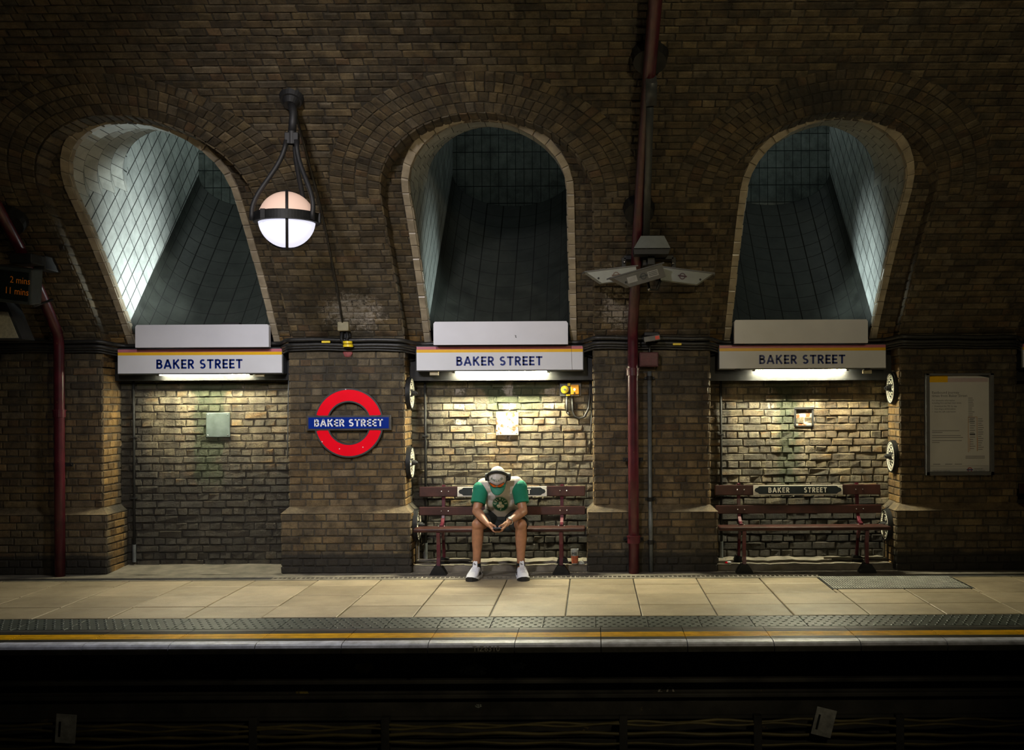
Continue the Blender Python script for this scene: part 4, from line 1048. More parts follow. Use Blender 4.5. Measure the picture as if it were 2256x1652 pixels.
# ------------------------------------------------------------------ globe pendant
def pendant():
    base = on_vault(643, 214, .0); LY = base.y - .10; c = P(632, 484, LY); rg = 61.5 / 2420 * (LY + DIST)
    t = thing('pendant_lamp', 'lit glass globe lamp in a black iron cage hanging from the vault', 'lamp', tuple(base))
    x = c.x + .045; topz = base.z
    n = Vector((0, base.y - CY, base.z - CZ)).normalized()
    mb = MB(); mb.cyl(base + n * .02, base - n * .05, .11, .085, 24); mb.cyl(base - n * .05, base - n * .10, .07, .05)
    mb.build('ceiling_rose', M['black'], t)
    tube_b = P(636, 290, LY).z; yoke_b = P(636, 318, LY).z
    mb = MB(); mb.tube([tuple(base - n * .04), (x + .012, LY, topz - .16), (x + .008, LY, topz - .22), (x, LY, tube_b)], .032, 14); mb.cyl((x, LY, tube_b - .0), (x, LY, yoke_b), .034); mb.box(x - .055, x + .055, LY - .03, LY + .03, yoke_b, tube_b - .01, .006)
    mb.build('stem', M['black'], t)
    for k, a in enumerate((math.radians(200), math.radians(-28), math.radians(75))):
        ex, ey = math.cos(a), math.sin(a); zb = c.z + .03; H1 = yoke_b - zb; R_ = rg + .045
        pts = []
        for s_ in np.linspace(0, 1, 14):
            r_ = .045 + (R_ - .045) * (s_ ** 1.0 * (1 - s_) * .35 + s_ * s_ * (3 - 2 * s_)) if s_ < 1 else R_
            pts.append((x + (c.x - x) * s_ + ex * r_, LY + ey * r_, yoke_b + .03 - (H1 + .03) * s_ ** .85))
        pts.append((c.x + ex * R_, LY + ey * R_, c.z - .02))
        mb = MB(); mb.tube(pts, .0195, 10); mb.build('hanger_arm', M['black'], t)
    # glass: clear lit lower half, dusty pinkish upper half
    bm = bmesh.new(); bmesh.ops.create_uvsphere(bm, u_segments=40, v_segments=24, radius=rg)
    up, lo = MB(), MB()
    for f in bm.faces:
        tgt = up if f.calc_center_median().z > .012 else lo
        nf = tgt.bm.faces.new([tgt.bm.verts.new(v.co + Vector((c.x, LY, c.z))) for v in f.verts]); nf.smooth = True
    bm.free()
    for m_ in (up, lo): bmesh.ops.remove_doubles(m_.bm, verts=m_.bm.verts, dist=1e-4)
    up.build('upper_glass', M['globe_up'], t); lo.build('lower_glass', M['globe_lo'], t)
    mb = MB(); fn = lambda a, b, d: (c.x + a, LY + b, c.z + d)
    mb.ring(fn, (0, 0), rg + .028, rg - .002, -.02, .048); mb.ring(fn, (0, 0), rg + .036, rg, -.028, -.016)
    for a in (0, 2.1, 4.2): mb.box(c.x + (rg + .03) * math.cos(a) - .02, c.x + (rg + .03) * math.cos(a) + .02, LY + (rg + .03) * math.sin(a) - .02, LY + (rg + .03) * math.sin(a) + .02, c.z - .03, c.z + .05, .004)
    mb.build('band', M['iron'], t)
    mb = MB()
    for a in (-1.30, -1.30 + 2 * PI / 3, -1.30 - 2 * PI / 3):
        mb.tube([(c.x + math.cos(a) * (rg + .004) * math.cos(q), LY + math.sin(a) * (rg + .004) * math.cos(q), c.z + (rg + .004) * math.sin(q)) for q in np.linspace(-PI / 2, PI / 2, 24)], .0115, 8)
    mb.ball((c.x, LY, c.z - rg - .008), .012, 8); mb.build('cage_rib', M['black'], t)
    mb = MB(); mb.ball((c.x, LY - .03, c.z - .02), (.05, .05, .045), 16); mb.build('bulb', M['bulb'], t)
    lamp('globe_light', 'SPOT', (c.x, LY, c.z - rg - .03), GLOBE_POWER, (.93, .95, 1.0), (c.x - .1, LY + .9, c.z - 1.9), .12, 150, .8)
M['globe_up'] = glow('dusty_pink_glass', (1.0, .66, .50), .36, (.75, .55, .45))
M['globe_lo'] = glow('frosted_lit_glass', (.84, .84, 1.0), .95, (.8, .8, .85))
M['bulb'] = glow('lamp_bulb', (1, 1, 1), 25.0)
pendant()

# ------------------------------------------------------------------ cameras on the downpipe
def camera_unit(p_rear, p_front, Y0, Y1, lab, dark, height=.115, stickers=False, end='L'):
    A = P(*p_rear, Y0); B = P(*p_front, Y1); d = (B - A); ln = d.length; d.normalize()
    side = Vector((0, 0, 1)).cross(d).normalized(); up = d.cross(side).normalized()
    if up.z < 0: up = -up; side = -side
    t = thing('security_camera', lab, 'camera', tuple(A), 'security cameras on the downpipe')
    m = Matrix(((d.x, side.x, up.x, A.x), (d.y, side.y, up.y, A.y), (d.z, side.z, up.z, A.z), (0, 0, 0, 1)))
    h = height / 2; fn = lambda a, b, dd: tuple(m @ Vector((a, dd, b)))
    face = -1 if (m.to_3x3() @ Vector((0, 1, 0))).y > 0 else 1       # which flank looks at the tracks
    mb = MB(); mb.prism([(0, -h), (ln - .13, -h), (ln, h), (0, h)], fn, -h, h); mb.build('housing', dark, t)
    mb = MB(); mb.prism([(-.02, h), (ln + .02, h), (ln + .02, h + .012), (-.02, h + .012)], fn, -h - .008, h + .008); mb.build('sunshield', M['frame_grey'], t)
    mb = MB(); dd = face * h; mb.ring(lambda a, b, q: fn(ln * .42 + a, b, q), (0, 0), .030, .021, dd, dd + face * .003, seg=24); mb.prism([(ln * .42 - .042, -.006), (ln * .42 + .042, -.006), (ln * .42 + .042, .008), (ln * .42 - .042, .008)], fn, dd, dd + face * .003)
    mb.build('roundel_mark', M['maroon'] if not stickers else M['darkgrey'], t)
    mb = MB(); mb.ring(lambda a, b, q: fn(ln * .78 + a, b - .01, q), (0, 0), .010, 0, dd, dd + face * .004, seg=12); mb.build('vent_plug', M['black'], t)
    if stickers:
        mb = MB()
        for a0, a1 in ((ln * .12, ln * .33), (ln * .55, ln * .74)): mb.prism([(a0, -.028), (a1, -.028), (a1, .028), (a0, .028)], fn, dd, dd + face * .002)
        mb.build('notice_sticker', M['frame_light'], t)
        mb = MB()
        for q in (-.014, 0, .014): mb.prism([(ln * .14, q - .002), (ln * .31, q - .002), (ln * .31, q + .003), (ln * .14, q + .003)], fn, dd, dd + face * .003)
        mb.build('sticker_print', M['darkgrey'], t)
    return t
M['frame_light'] = simple('grey_sticker', (.34, .33, .31), .5, vary=.15, scale=40)
M['cam_pale'] = simple('pale_camera_housing', (.28, .30, .29), .4, vary=.1)
M['cam_dark'] = simple('dark_camera_housing', (.12, .115, .105), .5, vary=.2)  # darker grey than the pale housings
camera_unit((1400, 602), (1292, 615), -.74, -.82, 'pale security camera pointing left along the platform', M['cam_pale'])
camera_unit((1458, 604), (1568, 618), -.74, -.80, 'pale security camera pointing right along the platform', M['cam_pale'])
camera_unit((1458, 597), (1350, 628), -.98, -1.10, 'darker security camera with stickers, nearest of the three, pointing left', M['cam_dark'], .12, True)
q = P(1426, 560, -.75); t = thing('camera_mount', 'black iron bracket holding the three cameras on the downpipe', 'bracket', tuple(q))
mb = MB(); a, b = P(1374, 568, -.75), P(1484, 572, -.75); mb.box(a.x, b.x, -.78, -.72, a.z - .02, a.z + .02, .005); mb.box(q.x - .05, q.x + .07, -.86, -.35, q.z - .12, q.z + .05, .008)
for pp in (a, b): mb.box(pp.x - .02, pp.x + .02, -.78, -.72, a.z - .10, a.z, .003)
mb.build('cross_bar', M['black'], t)
mb = MB(); r_ = P(1440, 640, -.7); mb.tube([(q.x + .0, -.72, q.z - .22), (q.x + .02, -.74, q.z - .33), (q.x + .09, -.74, q.z - .33), (q.x + .13, -.72, q.z - .22)], .014); mb.build('cable_loop', M['cable'], t)
mb = MB(); [mb.ball(tuple(P(px, py, -.80)), .014, 10) for px, py in ((1376, 577), (1482, 580), (1430, 637))]; mb.build('bolt_head', M['chrome'], t)
a = P(1435, 537, -.98); t = thing('speaker_hood', 'blue grey hood with sloping front above the security cameras', 'loudspeaker', tuple(a))
mb = MB(); fnh = lambda u, v, d: (a.x + u, d, a.z + v)
mb.prism([(-.165, -.055), (.165, -.055), (.11, .055), (-.10, .055)], fnh, -1.10, -.80); mb.build('hood', simple('blue_grey_paint', (.07, .09, .10), .45), t)
mb = MB(); mb.prism([(-.16, -.105), (.15, -.105), (.165, -.057), (-.165, -.057)], fnh, -1.07, -.82); mb.box(a.x - .03, a.x + .03, -.93, -.74, a.z - .18, a.z - .05); mb.build('underside', M['black'], t)
# little white sounder tilted on a black cup near the springing
q = P(1436, 746, -.18); t = thing('wall_sounder', 'small tilted white box with a red mark right of the downpipe', 'sensor', tuple(q))
m = Matrix.Translation(q) @ Matrix.Rotation(math.radians(-9), 4, 'Y')
mb = MB(); mb.box(-.08, .08, -.06, .05, -.026, .026, .004, m); mb.build('box', M['cam_dark'], t)
mb = MB(); mb.box(.03, .072, -.062, -.06, -.018, .016, 0, m); mb.build('red_mark', simple('red_mark', (.6, .05, .02), .5), t)
mb = MB(); mb.box(q.x - .075, q.x + .075, -.20, -.02, q.z + .025, q.z + .065, .01); mb.build('mounting', M['black'], t)
mb = MB(); mb.tube([(q.x - .01, -.05, q.z + .0), (q.x - .015, -.05, q.z - .12), (x - .0, -.05, q.z - .14)], .012); mb.build('lead', M['cable'], t)

# ------------------------------------------------------------------ train indicator at the left edge
a, b = P(-70, 655, -1.15), P(73, 592, -1.15)
t = thing('train_indicator', 'dark train indicator with amber minutes at the left edge', 'display', ((a.x + b.x) / 2, -1.1, a.z))
m = Matrix.Translation(((a.x + b.x) / 2, -1.1, (a.z + b.z) / 2)) @ Matrix.Rotation(math.radians(7), 4, 'Y') @ Matrix.Rotation(math.radians(8), 4, 'X')
W2 = (b.x - a.x) / 2; H2 = .14
mb = MB(); mb.box(-W2, W2, -.07, .12, -H2 - .02, H2 + .02, .015, m); mb.build('casing', simple('slate_casing', (.05, .06, .062), .4), t)
mb = MB(); mb.box(-W2 + .02, W2 - .03, -.074, -.07, -H2 + .01, H2 - .01, 0, m); mb.build('screen', simple('display_glass', (.012, .018, .016), .25), t)
for s_, lx, lz, sz in (('2 mins', .095, .025, .085), ('11 mins', .050, -.075, .085)):
    o = txt(s_, sz, (0, 0, 0), M['led'], None, sx=.82, ext=.0003, name='led_text'); o.matrix_world = m @ Matrix.Translation((lx, -.076, lz)) @ Matrix.Rotation(PI / 2, 4, 'X') @ Matrix.Diagonal((.82, 1, 1, 1))
    mw = o.matrix_world.copy(); parent_world(o, t); bpy.context.view_layer.update(); o.matrix_world = mw
mb = MB(); q = P(92, 583, -.8); mb.box(b.x - .25, q.x + .05, -1.08, -.80, q.z - .02, q.z + .07, .01); mb.box(q.x - .05, q.x + .06, -.85, -.55, q.z - .05, q.z + .08, .01); mb.tube([(b.x - .1, -1.1, a.z + .02), (q.x - .02, -.9, a.z - .06), (q.x + .05, -.7, a.z + .02)], .012); mb.build('hanger', M['black'], t)
a, b = P(-60, 745, -.75), P(40, 694, -.75)
t = thing('notice_box', 'cream fronted box with sloping side below the train indicator', 'sign', ((a.x + b.x) / 2, -.6, a.z))
mb = MB(); fnn = lambda u, v, d: (u, d, v)
mb.prism([(a.x, a.z), (b.x, a.z), (b.x - .10, b.z + .03), (a.x, b.z + .05)], fnn, -.75, -.74); mb.build('face', M['cream'], t)
mb = MB(); mb.prism([(a.x, a.z - .01), (b.x + .03, a.z - .01), (b.x - .08, b.z + .04), (b.x - .14, b.z + .16), (a.x, b.z + .18)], fnn, -.738, -.50); mb.build('body', M['darkgrey'], t)

# ------------------------------------------------------------------ poster case
def poster():
    Y = -.06; F = lambda px, py, d=Y: P(px, py, d); a, b = P(2040, 1048, Y), P(2189, 822, Y); xa, xb, za, zb = a.x, b.x, P(2115, 1047, Y).z, P(2115, 822, Y).z
    t = thing('poster_case', 'grey framed journey times poster on the right pilaster', 'poster', ((xa + xb) / 2, Y, za))
    w_ = .038; mb = MB(); mb.box(xa, xa + w_, -.075, .0, za, zb, .004); mb.box(xb - w_, xb, -.075, 0, za, zb, .004); mb.box(xa, xb, -.075, 0, za, za + w_, .004); mb.box(xa, xb, -.075, 0, zb - w_ * .6, zb, .004); mb.build('frame', M['frame_grey'], t)
    mb = MB(); mb.box(xa + .02, xb - .02, -.03, 0, za + .02, zb - .01); mb.build('backboard', M['darkgrey'], t)
    x0, z1 = P(2048.5, 826, Y).x, P(2115, 826, Y).z; x1, z0 = P(2182.5, 1045, Y).x, P(2115, 1045, Y).z; Wp, Hp = x1 - x0, z1 - z0
    p = lambda u, v: (x0 + u * Wp, z1 - v * Hp)     # u, v measured from the top left corner
    mb = MB(); mb.prism([p(0, 0), p(0, 1), p(1, 1), p(1, .03), p(.80, .005)], lambda u, v, d: (u, d, v), -.034, -.030); sh = mb.build('paper', M['paper'], t)
    def blk(name, u0, u1, v0, v1, mat, par=sh):
        (A, B), (C, D) = p(u0, v0), p(u1, v1); mb = MB(); mb.box(A, C, -.0352, -.034, D, B); return mb.build(name, mat, par)
    blk('yellow_header', 0, .31, .0, .072, M['sign_yellow']); blk('pink_header', .31, .98, .03, .07, simple('faded_pink_print', (.50, .40, .42), .4, vary=.05))
    ink = simple('grey_ink', (.10, .10, .11), .5)
    def tx(s_, u, v, size, mat=ink): A, B = p(u, v); return txt(s_, size, (A, -.0345, B), mat, t, ext=.0006)
    tx('Circle line', .03, .052, .022); tx('Eastbound journey', .045, .187, .036); tx('times from Baker Street', .045, .220, .036)
    tx('For timetable information', .045, .262, .022); tx('including first and last train times', .045, .288, .022)
    for k, s_ in enumerate(('Download the TfL Go app', 'Visit tfl.gov.uk/timetables', 'Scan the QR code below')): tx('•   ' + s_, .045, .320 + k * .028, .021)
    for v, u1 in ((.558, .50), (.576, .22), (.608, .52), (.627, .56), (.658, .54), (.677, .17)): blk('small_print', .045, u1, v, v + .0045, ink)
    tx('MAYOR OF LONDON', .05, .972, .018); tx('TRANSPORT', .735, .952, .017); tx('FOR LONDON', .735, .972, .017)
    blk('rule', .02, .98, .915, .917, ink)
    mb = MB()
    for u, v0, v1 in ((.645, .42, .78), (.79, .42, .77), (.668, .635, .765), (.80, .635, .765)): (A, B), (C, D) = p(u, v0), p(u + .006, v1); mb.box(A, C, -.0352, -.034, D, B)
    for v in (.42,): (A, B), (C, D) = p(.645, v), p(.79, v + .004); mb.box(A, C, -.0352, -.034, D, B)
    mb.build('line_diagram', simple('orange_print', (.45, .20, .06), .5), sh)
    mb = MB(); rnd = random.Random(3)
    for k in range(13): (A, B), (C, D) = p(.65, .23 + k * .02), p(.65 + rnd.uniform(.06, .11), .235 + k * .02); mb.box(A, C, -.0352, -.034, D, B)
    for k in range(15): (A, B), (C, D) = p(.81, .44 + k * .022), p(.81 + rnd.uniform(.05, .10), .445 + k * .022); mb.box(A, C, -.0352, -.034, D, B)
    for k in range(14): (A, B), (C, D) = p(.675, .44 + k * .023), p(.675 + rnd.uniform(.05, .09), .445 + k * .023); mb.box(A, C, -.0352, -.034, D, B)
    (A, B), (C, D) = p(.67, .59), p(.76, .602); mb.box(A, C, -.0354, -.034, D, B)
    for k in range(3): (A, B), (C, D) = p(.60, .815 + k * .011), p(.92, .819 + k * .011); mb.box(A, C, -.0352, -.034, D, B)
    for u in (.06, .26, .42): (A, B), (C, D) = p(u, .895), p(u + .12, .900); mb.box(A, C, -.0352, -.034, D, B)
    mb.build('small_print', ink, sh)
    A, B = p(.67, .955); mb = MB(); fn = lambda a_, b_, d: (A + a_, d, B + b_)
    mb.ring(fn, (0, 0), .024, .016, -.0354, -.034, seg=28); mb.build('logo_ring', simple('dull_red_print', (.42, .03, .04), .5), sh)
    mb = MB(); mb.box(A - .032, A + .032, -.0358, -.034, B - .005, B + .005); mb.build('logo_bar', simple('dull_blue_print', (.03, .05, .20), .5), sh)
poster()

# ------------------------------------------------------------------ fittings on the alcove walls
def plate(name, lab, cat, px0, py0, px1, py1, mat, th=.02, screws=True):
    Y = YB - .03; a, b = P(px0, py1, Y), P(px1, py0, Y); t = thing(name, lab, cat, ((a.x + b.x) / 2, Y, a.z))
    mb = MB(); mb.box(a.x, b.x, Y, YB + .01, a.z, b.z, .004); mb.build('plate', mat, t)
    mb = MB(); [mb.ball((x, Y - .001, z), .006, 8) for x in (a.x + .02, b.x - .02) for z in (a.z + .02, b.z - .02)]; mb.build('screw_head', M['chrome'] if screws else M['frame_grey'], t)
plate('wall_plate', 'square grey green metal plate on the wall of the benchless alcove', 'plate', 454, 909, 506, 963, M['galv'])
plate('wall_plate', 'rusting square plate on the wall above the seated person', 'plate', 1093, 908, 1142, 959, M['rust_plate'], screws=False)
Y = YB - .005; a, b = P(1752, 937, Y), P(1789, 901, Y)
t = thing('wall_niche', 'small square framed recess in the wall above the empty bench', 'niche', ((a.x + b.x) / 2, Y, a.z))
mb = MB(); k = .012
mb.box(a.x - k, b.x + k, YB - .035, YB, b.z, b.z + .02); mb.box(a.x - k, a.x + .006, YB - .03, YB, a.z, b.z); mb.box(b.x - .006, b.x + k, YB - .03, YB, a.z, b.z); mb.box(a.x - k, b.x + k, YB - .022, YB, a.z - k, a.z); mb.build('frame', M['black'], t)
mb = MB(); mb.box(a.x + .006, b.x - .006, YB - .014, YB - .008, a.z, b.z); mb.build('panel', M['rust_plate'], t)

# yellow emergency point
Y = YB - .06; a, b = P(1233, 873, Y), P(1280, 843, Y); cx = (a.x + b.x) / 2; W = b.x - a.x; Hh = b.z - a.z
t = thing('alarm_unit', 'yellow and orange alarm unit on a grey backplate right of the seated person', 'alarm', (cx, Y, a.z))
mb = MB(); mb.box(a.x, b.x, YB - .035, YB - .005, a.z, b.z, .003); mb.build('backplate', M['frame_grey'], t)
fr_ = lambda u, v: (a.x + u * W, b.z - v * Hh)
u = fr_(.24, .50); mb = MB(); mb.cyl((u[0], YB - .03, u[1]), (u[0], YB - .10, u[1]), .043, .040, 24); mb.cyl((u[0], YB - .10, u[1]), (u[0], YB - .112, u[1]), .030, .026, 24); d_ = mb.build('bell', M['yellow'], t)
mb = MB(); mb.box(u[0] - .011, u[0] + .011, YB - .117, YB - .11, u[1] - .011, u[1] + .011); mb.build('badge', M['frame_grey'], d_)
p0, p1 = fr_(.52, .15), fr_(.90, .86); mb = MB(); mb.box(p0[0], p1[0], YB - .10, YB - .03, p1[1], p0[1], .004); d_ = mb.build('orange_box', M['orange'], t)
u = fr_(.70, .50); mb = MB(); mb.cyl((u[0], YB - .10, u[1]), (u[0], YB - .106, u[1]), .013, .013, 16); mb.build('button', M['letter_white'], d_)
u = fr_(.70, .76); mb = MB(); mb.cyl((u[0], YB - .10, u[1]), (u[0], YB - .108, u[1]), .010, .010, 16); mb.build('keyhole', M['black'], d_)
for (u0, v0, u1, v1, nm) in ((.37, .03, .50, .24, 'yellow_tag'), (.30, .83, .50, .97, 'yellow_tag')):
    p0, p1 = fr_(u0, v0), fr_(u1, v1); mb = MB(); mb.box(p0[0], p1[0], YB - .06, YB - .03, p1[1], p0[1], .002); mb.build(nm, M['yellow'], t)
p0, p1 = fr_(.55, .90), fr_(.90, .98); mb = MB(); mb.box(p0[0], p1[0], YB - .04, YB - .03, p1[1], p0[1]); mb.build('white_tag', M['letter_white'], t)
mb = MB(); Yc = YB - .03; g = lambda px, py: tuple(P(px, py, Yc))
mb.tube([g(1249, 872), g(1249, 900), g(1250, 910)], .012); mb.tube([g(1261, 872), g(1262, 905), g(1266, 916), g(1276, 922), g(1288, 918), g(1297, 900), g(1300, 870), g(1301, 800), g(1296, 775), g(1286, 762)], .011)
mb.tube([g(1250, 908), g(1256, 915)], .012)
mb.build('cable_tail', M['cable'], t)
mb = MB(); mb.tube([g(1304, 905), g(1305, 860), g(1305, 790), g(1300, 768)], .014); mb.tube([g(1301, 1000), g(1302, 940), g(1304, 905)], .006, 6); o = mb.build('wall_cable', M['cable']); props(o, 'black cable looping down the alcove corner beside the alarm unit', 'cable')
q = P(632, 920, YB - .03); mb = MB(); mb.tube([tuple(P(636, 838, .05)), tuple(P(635, 870, .05)), tuple(P(634, 960, .05)), tuple(P(633, 1010, .05))], .005, 6); o = mb.build('loose_wire', M['greypipe']); props(o, 'thin loose wire down the left edge of the roundel pilaster', 'wire')

# ------------------------------------------------------------------ litter
c = P(1266.5, 1249, .15); fz = .055
t = thing('drinks_cup', 'clear plastic cup with a little orange drink on the ledge under the bench', 'cup', (c.x, .12, fz))
def lathe(mb, c, prof, seg=28):
    rows_ = [[(c[0] + r * math.cos(2 * PI * k / seg), c[1] + r * math.sin(2 * PI * k / seg), c[2] + z) for k in range(seg + 1)] for r, z in prof]; mb.grid(rows_, True); return mb
zt = P(1266, 1209, .12).z - fz
mb = MB(); lathe(mb, (c.x, .12, fz), [(.0, .002), (.030, .0), (.031, .004), (.040, zt * .9), (.0415, zt), (.0395, zt), (.038, zt * .88), (.029, .008), (0, .008)]); mb.build('cup_wall', M['cup_mat'] if 'cup_mat' in M else M['cup'], t)
mb = MB(); mb.cyl((c.x, .12, fz + .01), (c.x, .12, fz + .085), .0325, .0375, 24); mb.build('drink', M['cup_drink'], t)
txt('ME', .042, (c.x - .032, .12 - .0425, fz + zt * .62), M['black'], t, ext=.002, name='lettering')
c2 = P(1281, 1243, .12); mb = MB(); lathe(mb, (c2.x, .16, .052), [(.0, .03), (.012, .03), (.022, .022), (.034, .010), (.036, .0)]); o = mb.build('cup_lid', M['cup']); props(o, 'domed clear cup lid lying right of the drinks cup', 'lid')
for px, py, s_, col_, lab in ((1601, 1240, .016, M['red'], 'tiny red scrap of litter under the left end of the empty bench'), (1606, 1243, .02, M['letter_white'], 'tiny crumpled white scrap of litter under the left end of the empty bench')):
    q = P(px, py, .12); mb = MB(); mb.ball((q.x, .12, .052 + s_ * .6), (s_ * 1.3, s_, s_ * .6), 7); o = mb.build('litter_scrap', col_); props(o, lab, 'litter')

# ------------------------------------------------------------------ below the platform edge
for k, (py, r, lab) in enumerate(((1597, .012, 'dusty yellowish cable slung below the platform, uppermost of the four'), (1604, .010, 'dusty cable slung below the platform, just under the uppermost'), (1622, .014, 'thick dark cable slung low below the platform'), (1640, .010, 'thin dark cable near the bottom edge'))):
    z = P(1128, py, -2.97).z; mb = MB(); pts = []; x = XL + .1
    while x < XR: pts.append((x, -2.97 - .01 * (k % 2), z + .020 * math.sin((x * PI / .61) + k) ** 2 * (1 if k < 2 else .6) + .015 * math.sin(x * .9 + k))); x += .1
    mb.tube(pts, r, 6); o = mb.build('track_cable', M['under_cable']); props(o, lab, 'cable', 'cables below the platform edge')
for k in range(-9, 9):
    x = cj[16] + .3 + k * .61
    if P(0, 1450, -3).x - .3 < x < P(2256, 1450, -3).x + .3:
        o = MB().box(x - .06, x + .06, -3.05, -2.80, -.16, -.074, .006).build('slab_corbel', M['under']); props(o, 'small dark corbel block tucked under the platform edge', 'corbel', 'corbels under the platform edge')
for px in (850, 1373, 1668, 560, 1980):
    x = P(px, 1580, -2.95).x; o = MB().box(x - .03, x + .03, -2.99, -2.92, -.86, -.60, .004).build('cable_hanger', M['under']); props(o, 'dark upright cable hanger below the platform edge', 'bracket', 'cable hangers below the platform')
for px, py, rot, wv, hv, lab in ((145, 1605, 4, .105, .15, 'pale rectangular tag hanging below the platform at far left'), (1815, 1591, 14, .105, .145, 'pale rectangular tag hanging askew below the platform at right')):
    q = P(px, py, -3.03); m = Matrix.Translation(q) @ Matrix.Rotation(math.radians(rot), 4, 'Y')
    t = thing('cable_label', lab, 'tag', tuple(q), 'pale tags on the track cables'); mb = MB(); mb.box(-wv * .7, wv * .7, -.004, .004, -hv * .7, hv * .7, .002, m); mb.build('tag_plate', simple('grey_tag', (.42, .42, .42), .5, vary=.4, scale=20), t)
    mb = MB(); mb.box(-.05, -.035, -.007, -.004, -.06, .05, 0, m); mb.build('tag_stripe', M['black'], t)
# chalk numbers and splashes
txt('TIZ6310', .055, tuple(P(1041, 1435, -3.275)), M['chalk'], flo, ext=.0008, name='chalk_lettering')
bw = bpy.data.objects['wall_below_platform']
o = txt('60', .14, tuple(P(1446, 1539, -2.802)), M['chalk'], bw, ext=.0008, name='chalk_lettering', world=False)
def splash(px, py, rx, rz, col_, Y=-2.802, name='paint_splash'):
    q = P(px, py, Y); rnd = random.Random(px); mb = MB(); n = 26
    mb.prism([(q.x + rx * math.cos(2 * PI * k / n) * (.75 + .4 * rnd.random()), q.z + rz * math.sin(2 * PI * k / n) * (.75 + .4 * rnd.random())) for k in range(n)], lambda a_, b_, d: (a_, d, b_), Y, Y + .003)
    mb.build(name, col_, bw)
ys = simple('faded_yellow_paint', (.26, .20, .04), .7, vary=.6, scale=20, worn=((.03, .028, .025), .55)); ws = simple('faded_white_paint', (.30, .32, .31), .7, vary=.6, scale=20, worn=((.03, .028, .025), .52))
splash(800, 1466, .075, .065, ys); splash(665, 1531, .06, .05, ys); splash(1042, 1478, .10, .045, ws); splash(1140, 1465, .06, .04, ws); splash(1525, 1535, .06, .05, simple('grey_patch', (.05, .048, .045), .7))
splash(1054, 1555, .025, .015, ws)

# ------------------------------------------------------------------ the seated person
def limb(mb, a, b, ra, rb, seg=18):
    a, b = Vector(a), Vector(b); mb.ball(a, ra, seg); mb.ball(b, rb, seg); mb.cyl(a, b, ra, rb, seg)
def cut(mb, a, b, ra, rb, seg=22): mb.cyl(a, b, ra, rb, seg)        # flat-ended, for cuffs and hems
def chain(mb, pts, rad, seg=12):
    for i in range(len(pts) - 1): limb(mb, pts[i], pts[i + 1], rad[i], rad[i + 1], seg)
def skinned(mb, name, mat, parent, voxel, smooth=3, fac=.5):
    o = mb.build(name, mat, parent)
    r = o.modifiers.new('remesh', 'REMESH'); r.mode = 'VOXEL'; r.voxel_size = voxel; r.use_smooth_shade = True
    s = o.modifiers.new('smooth', 'SMOOTH'); s.iterations = smooth; s.factor = fac
    dg = bpy.context.evaluated_depsgraph_get(); dg.update()
    me = bpy.data.meshes.new_from_object(o.evaluated_get(dg)); o.modifiers.clear(); o.data = me
    me.materials.clear(); me.materials.append(mat)
    for p in me.polygons: p.use_smooth = True
    return o
V3 = Vector
man = thing('person', 'seated person in cap and green-sleeved shirt, bent over a phone, elbows on knees', 'person', (-.91, 0, .45))
HIP = V3((-.905, .03, .56)); NECK = V3((-.898, -.42, .925))
SHL, SHR = V3((-1.068, -.36, .885)), V3((-.728, -.36, .900))
ELL, ELR = V3((-1.118, -.455, .652)), V3((-.668, -.455, .645))
WRL, WRR = V3((-1.000, -.655, .560)), V3((-.792, -.655, .572))
KNL, KNR = V3((-1.108, -.440, .520)), V3((-.692, -.450, .515))
ANL, ANR = V3((-1.128, -.385, .115)), V3((-.700, -.385, .115))
HD = V3((-.903, -.560, .975)); FD = V3((0, -.45, -.893)); CD = V3((0, -.893, .45)); EX = V3((1, 0, 0))
HM = Matrix(((1, 0, 0, HD.x), (0, FD.y, CD.y, HD.y), (0, FD.z, CD.z, HD.z), (0, 0, 0, 1)))     # local x, toward face, toward crown
hp = lambda a, b, c: tuple(HM @ V3((a, b, c)))

b = MB()
b.ball(HIP, (.165, .13, .11)); limb(b, (-.905, -.02, .63), (-.90, -.24, .80), .125, .135, 24); b.ball((-.898, -.29, .83), (.175, .12, .12), 24)
limb(b, SHL + V3((.02, .01, 0)), SHR + V3((-.02, .01, 0)), .062, .062); b.ball(SHL, .062); b.ball(SHR, .062)
limb(b, NECK + V3((0, .06, -.03)), HD + FD * -.02 + CD * -.06, .060, .054)
# head: skull, face, jaw, nose, brow, ears
b.ball(HD, 1, 28, HM.to_3x3().to_4x4() @ Matrix.Diagonal((.073, .092, .105, 1))); b.ball(hp(0, .035, -.055), 1, 20, HM.to_3x3().to_4x4() @ Matrix.Diagonal((.055, .055, .062, 1)))
limb(b, hp(-.032, .05, -.085), hp(.032, .05, -.085), .024, .024); limb(b, hp(0, .09, -.012), hp(0, .108, -.042), .009, .014); limb(b, hp(-.03, .083, .018), hp(.03, .083, .018), .012, .012)
limb(b, hp(-.018, .088, -.068), hp(.018, .088, -.068), .007, .007)
for s_ in (-1, 1): b.ball(hp(s_ * .076, -.01, -.02), 1, 12, HM.to_3x3().to_4x4() @ Matrix.Diagonal((.010, .018, .030, 1)))
# arms
for SH_, EL_, WR_ in ((SHL, ELL, WRL), (SHR, ELR, WRR)):
    chain(b, [SH_, SH_.lerp(EL_, .45), EL_], [.058, .050, .041], 16)
    chain(b, [EL_, EL_.lerp(WR_, .28) + V3((0, 0, .004)), EL_.lerp(WR_, .7), WR_], [.042, .046, .034, .026], 16)
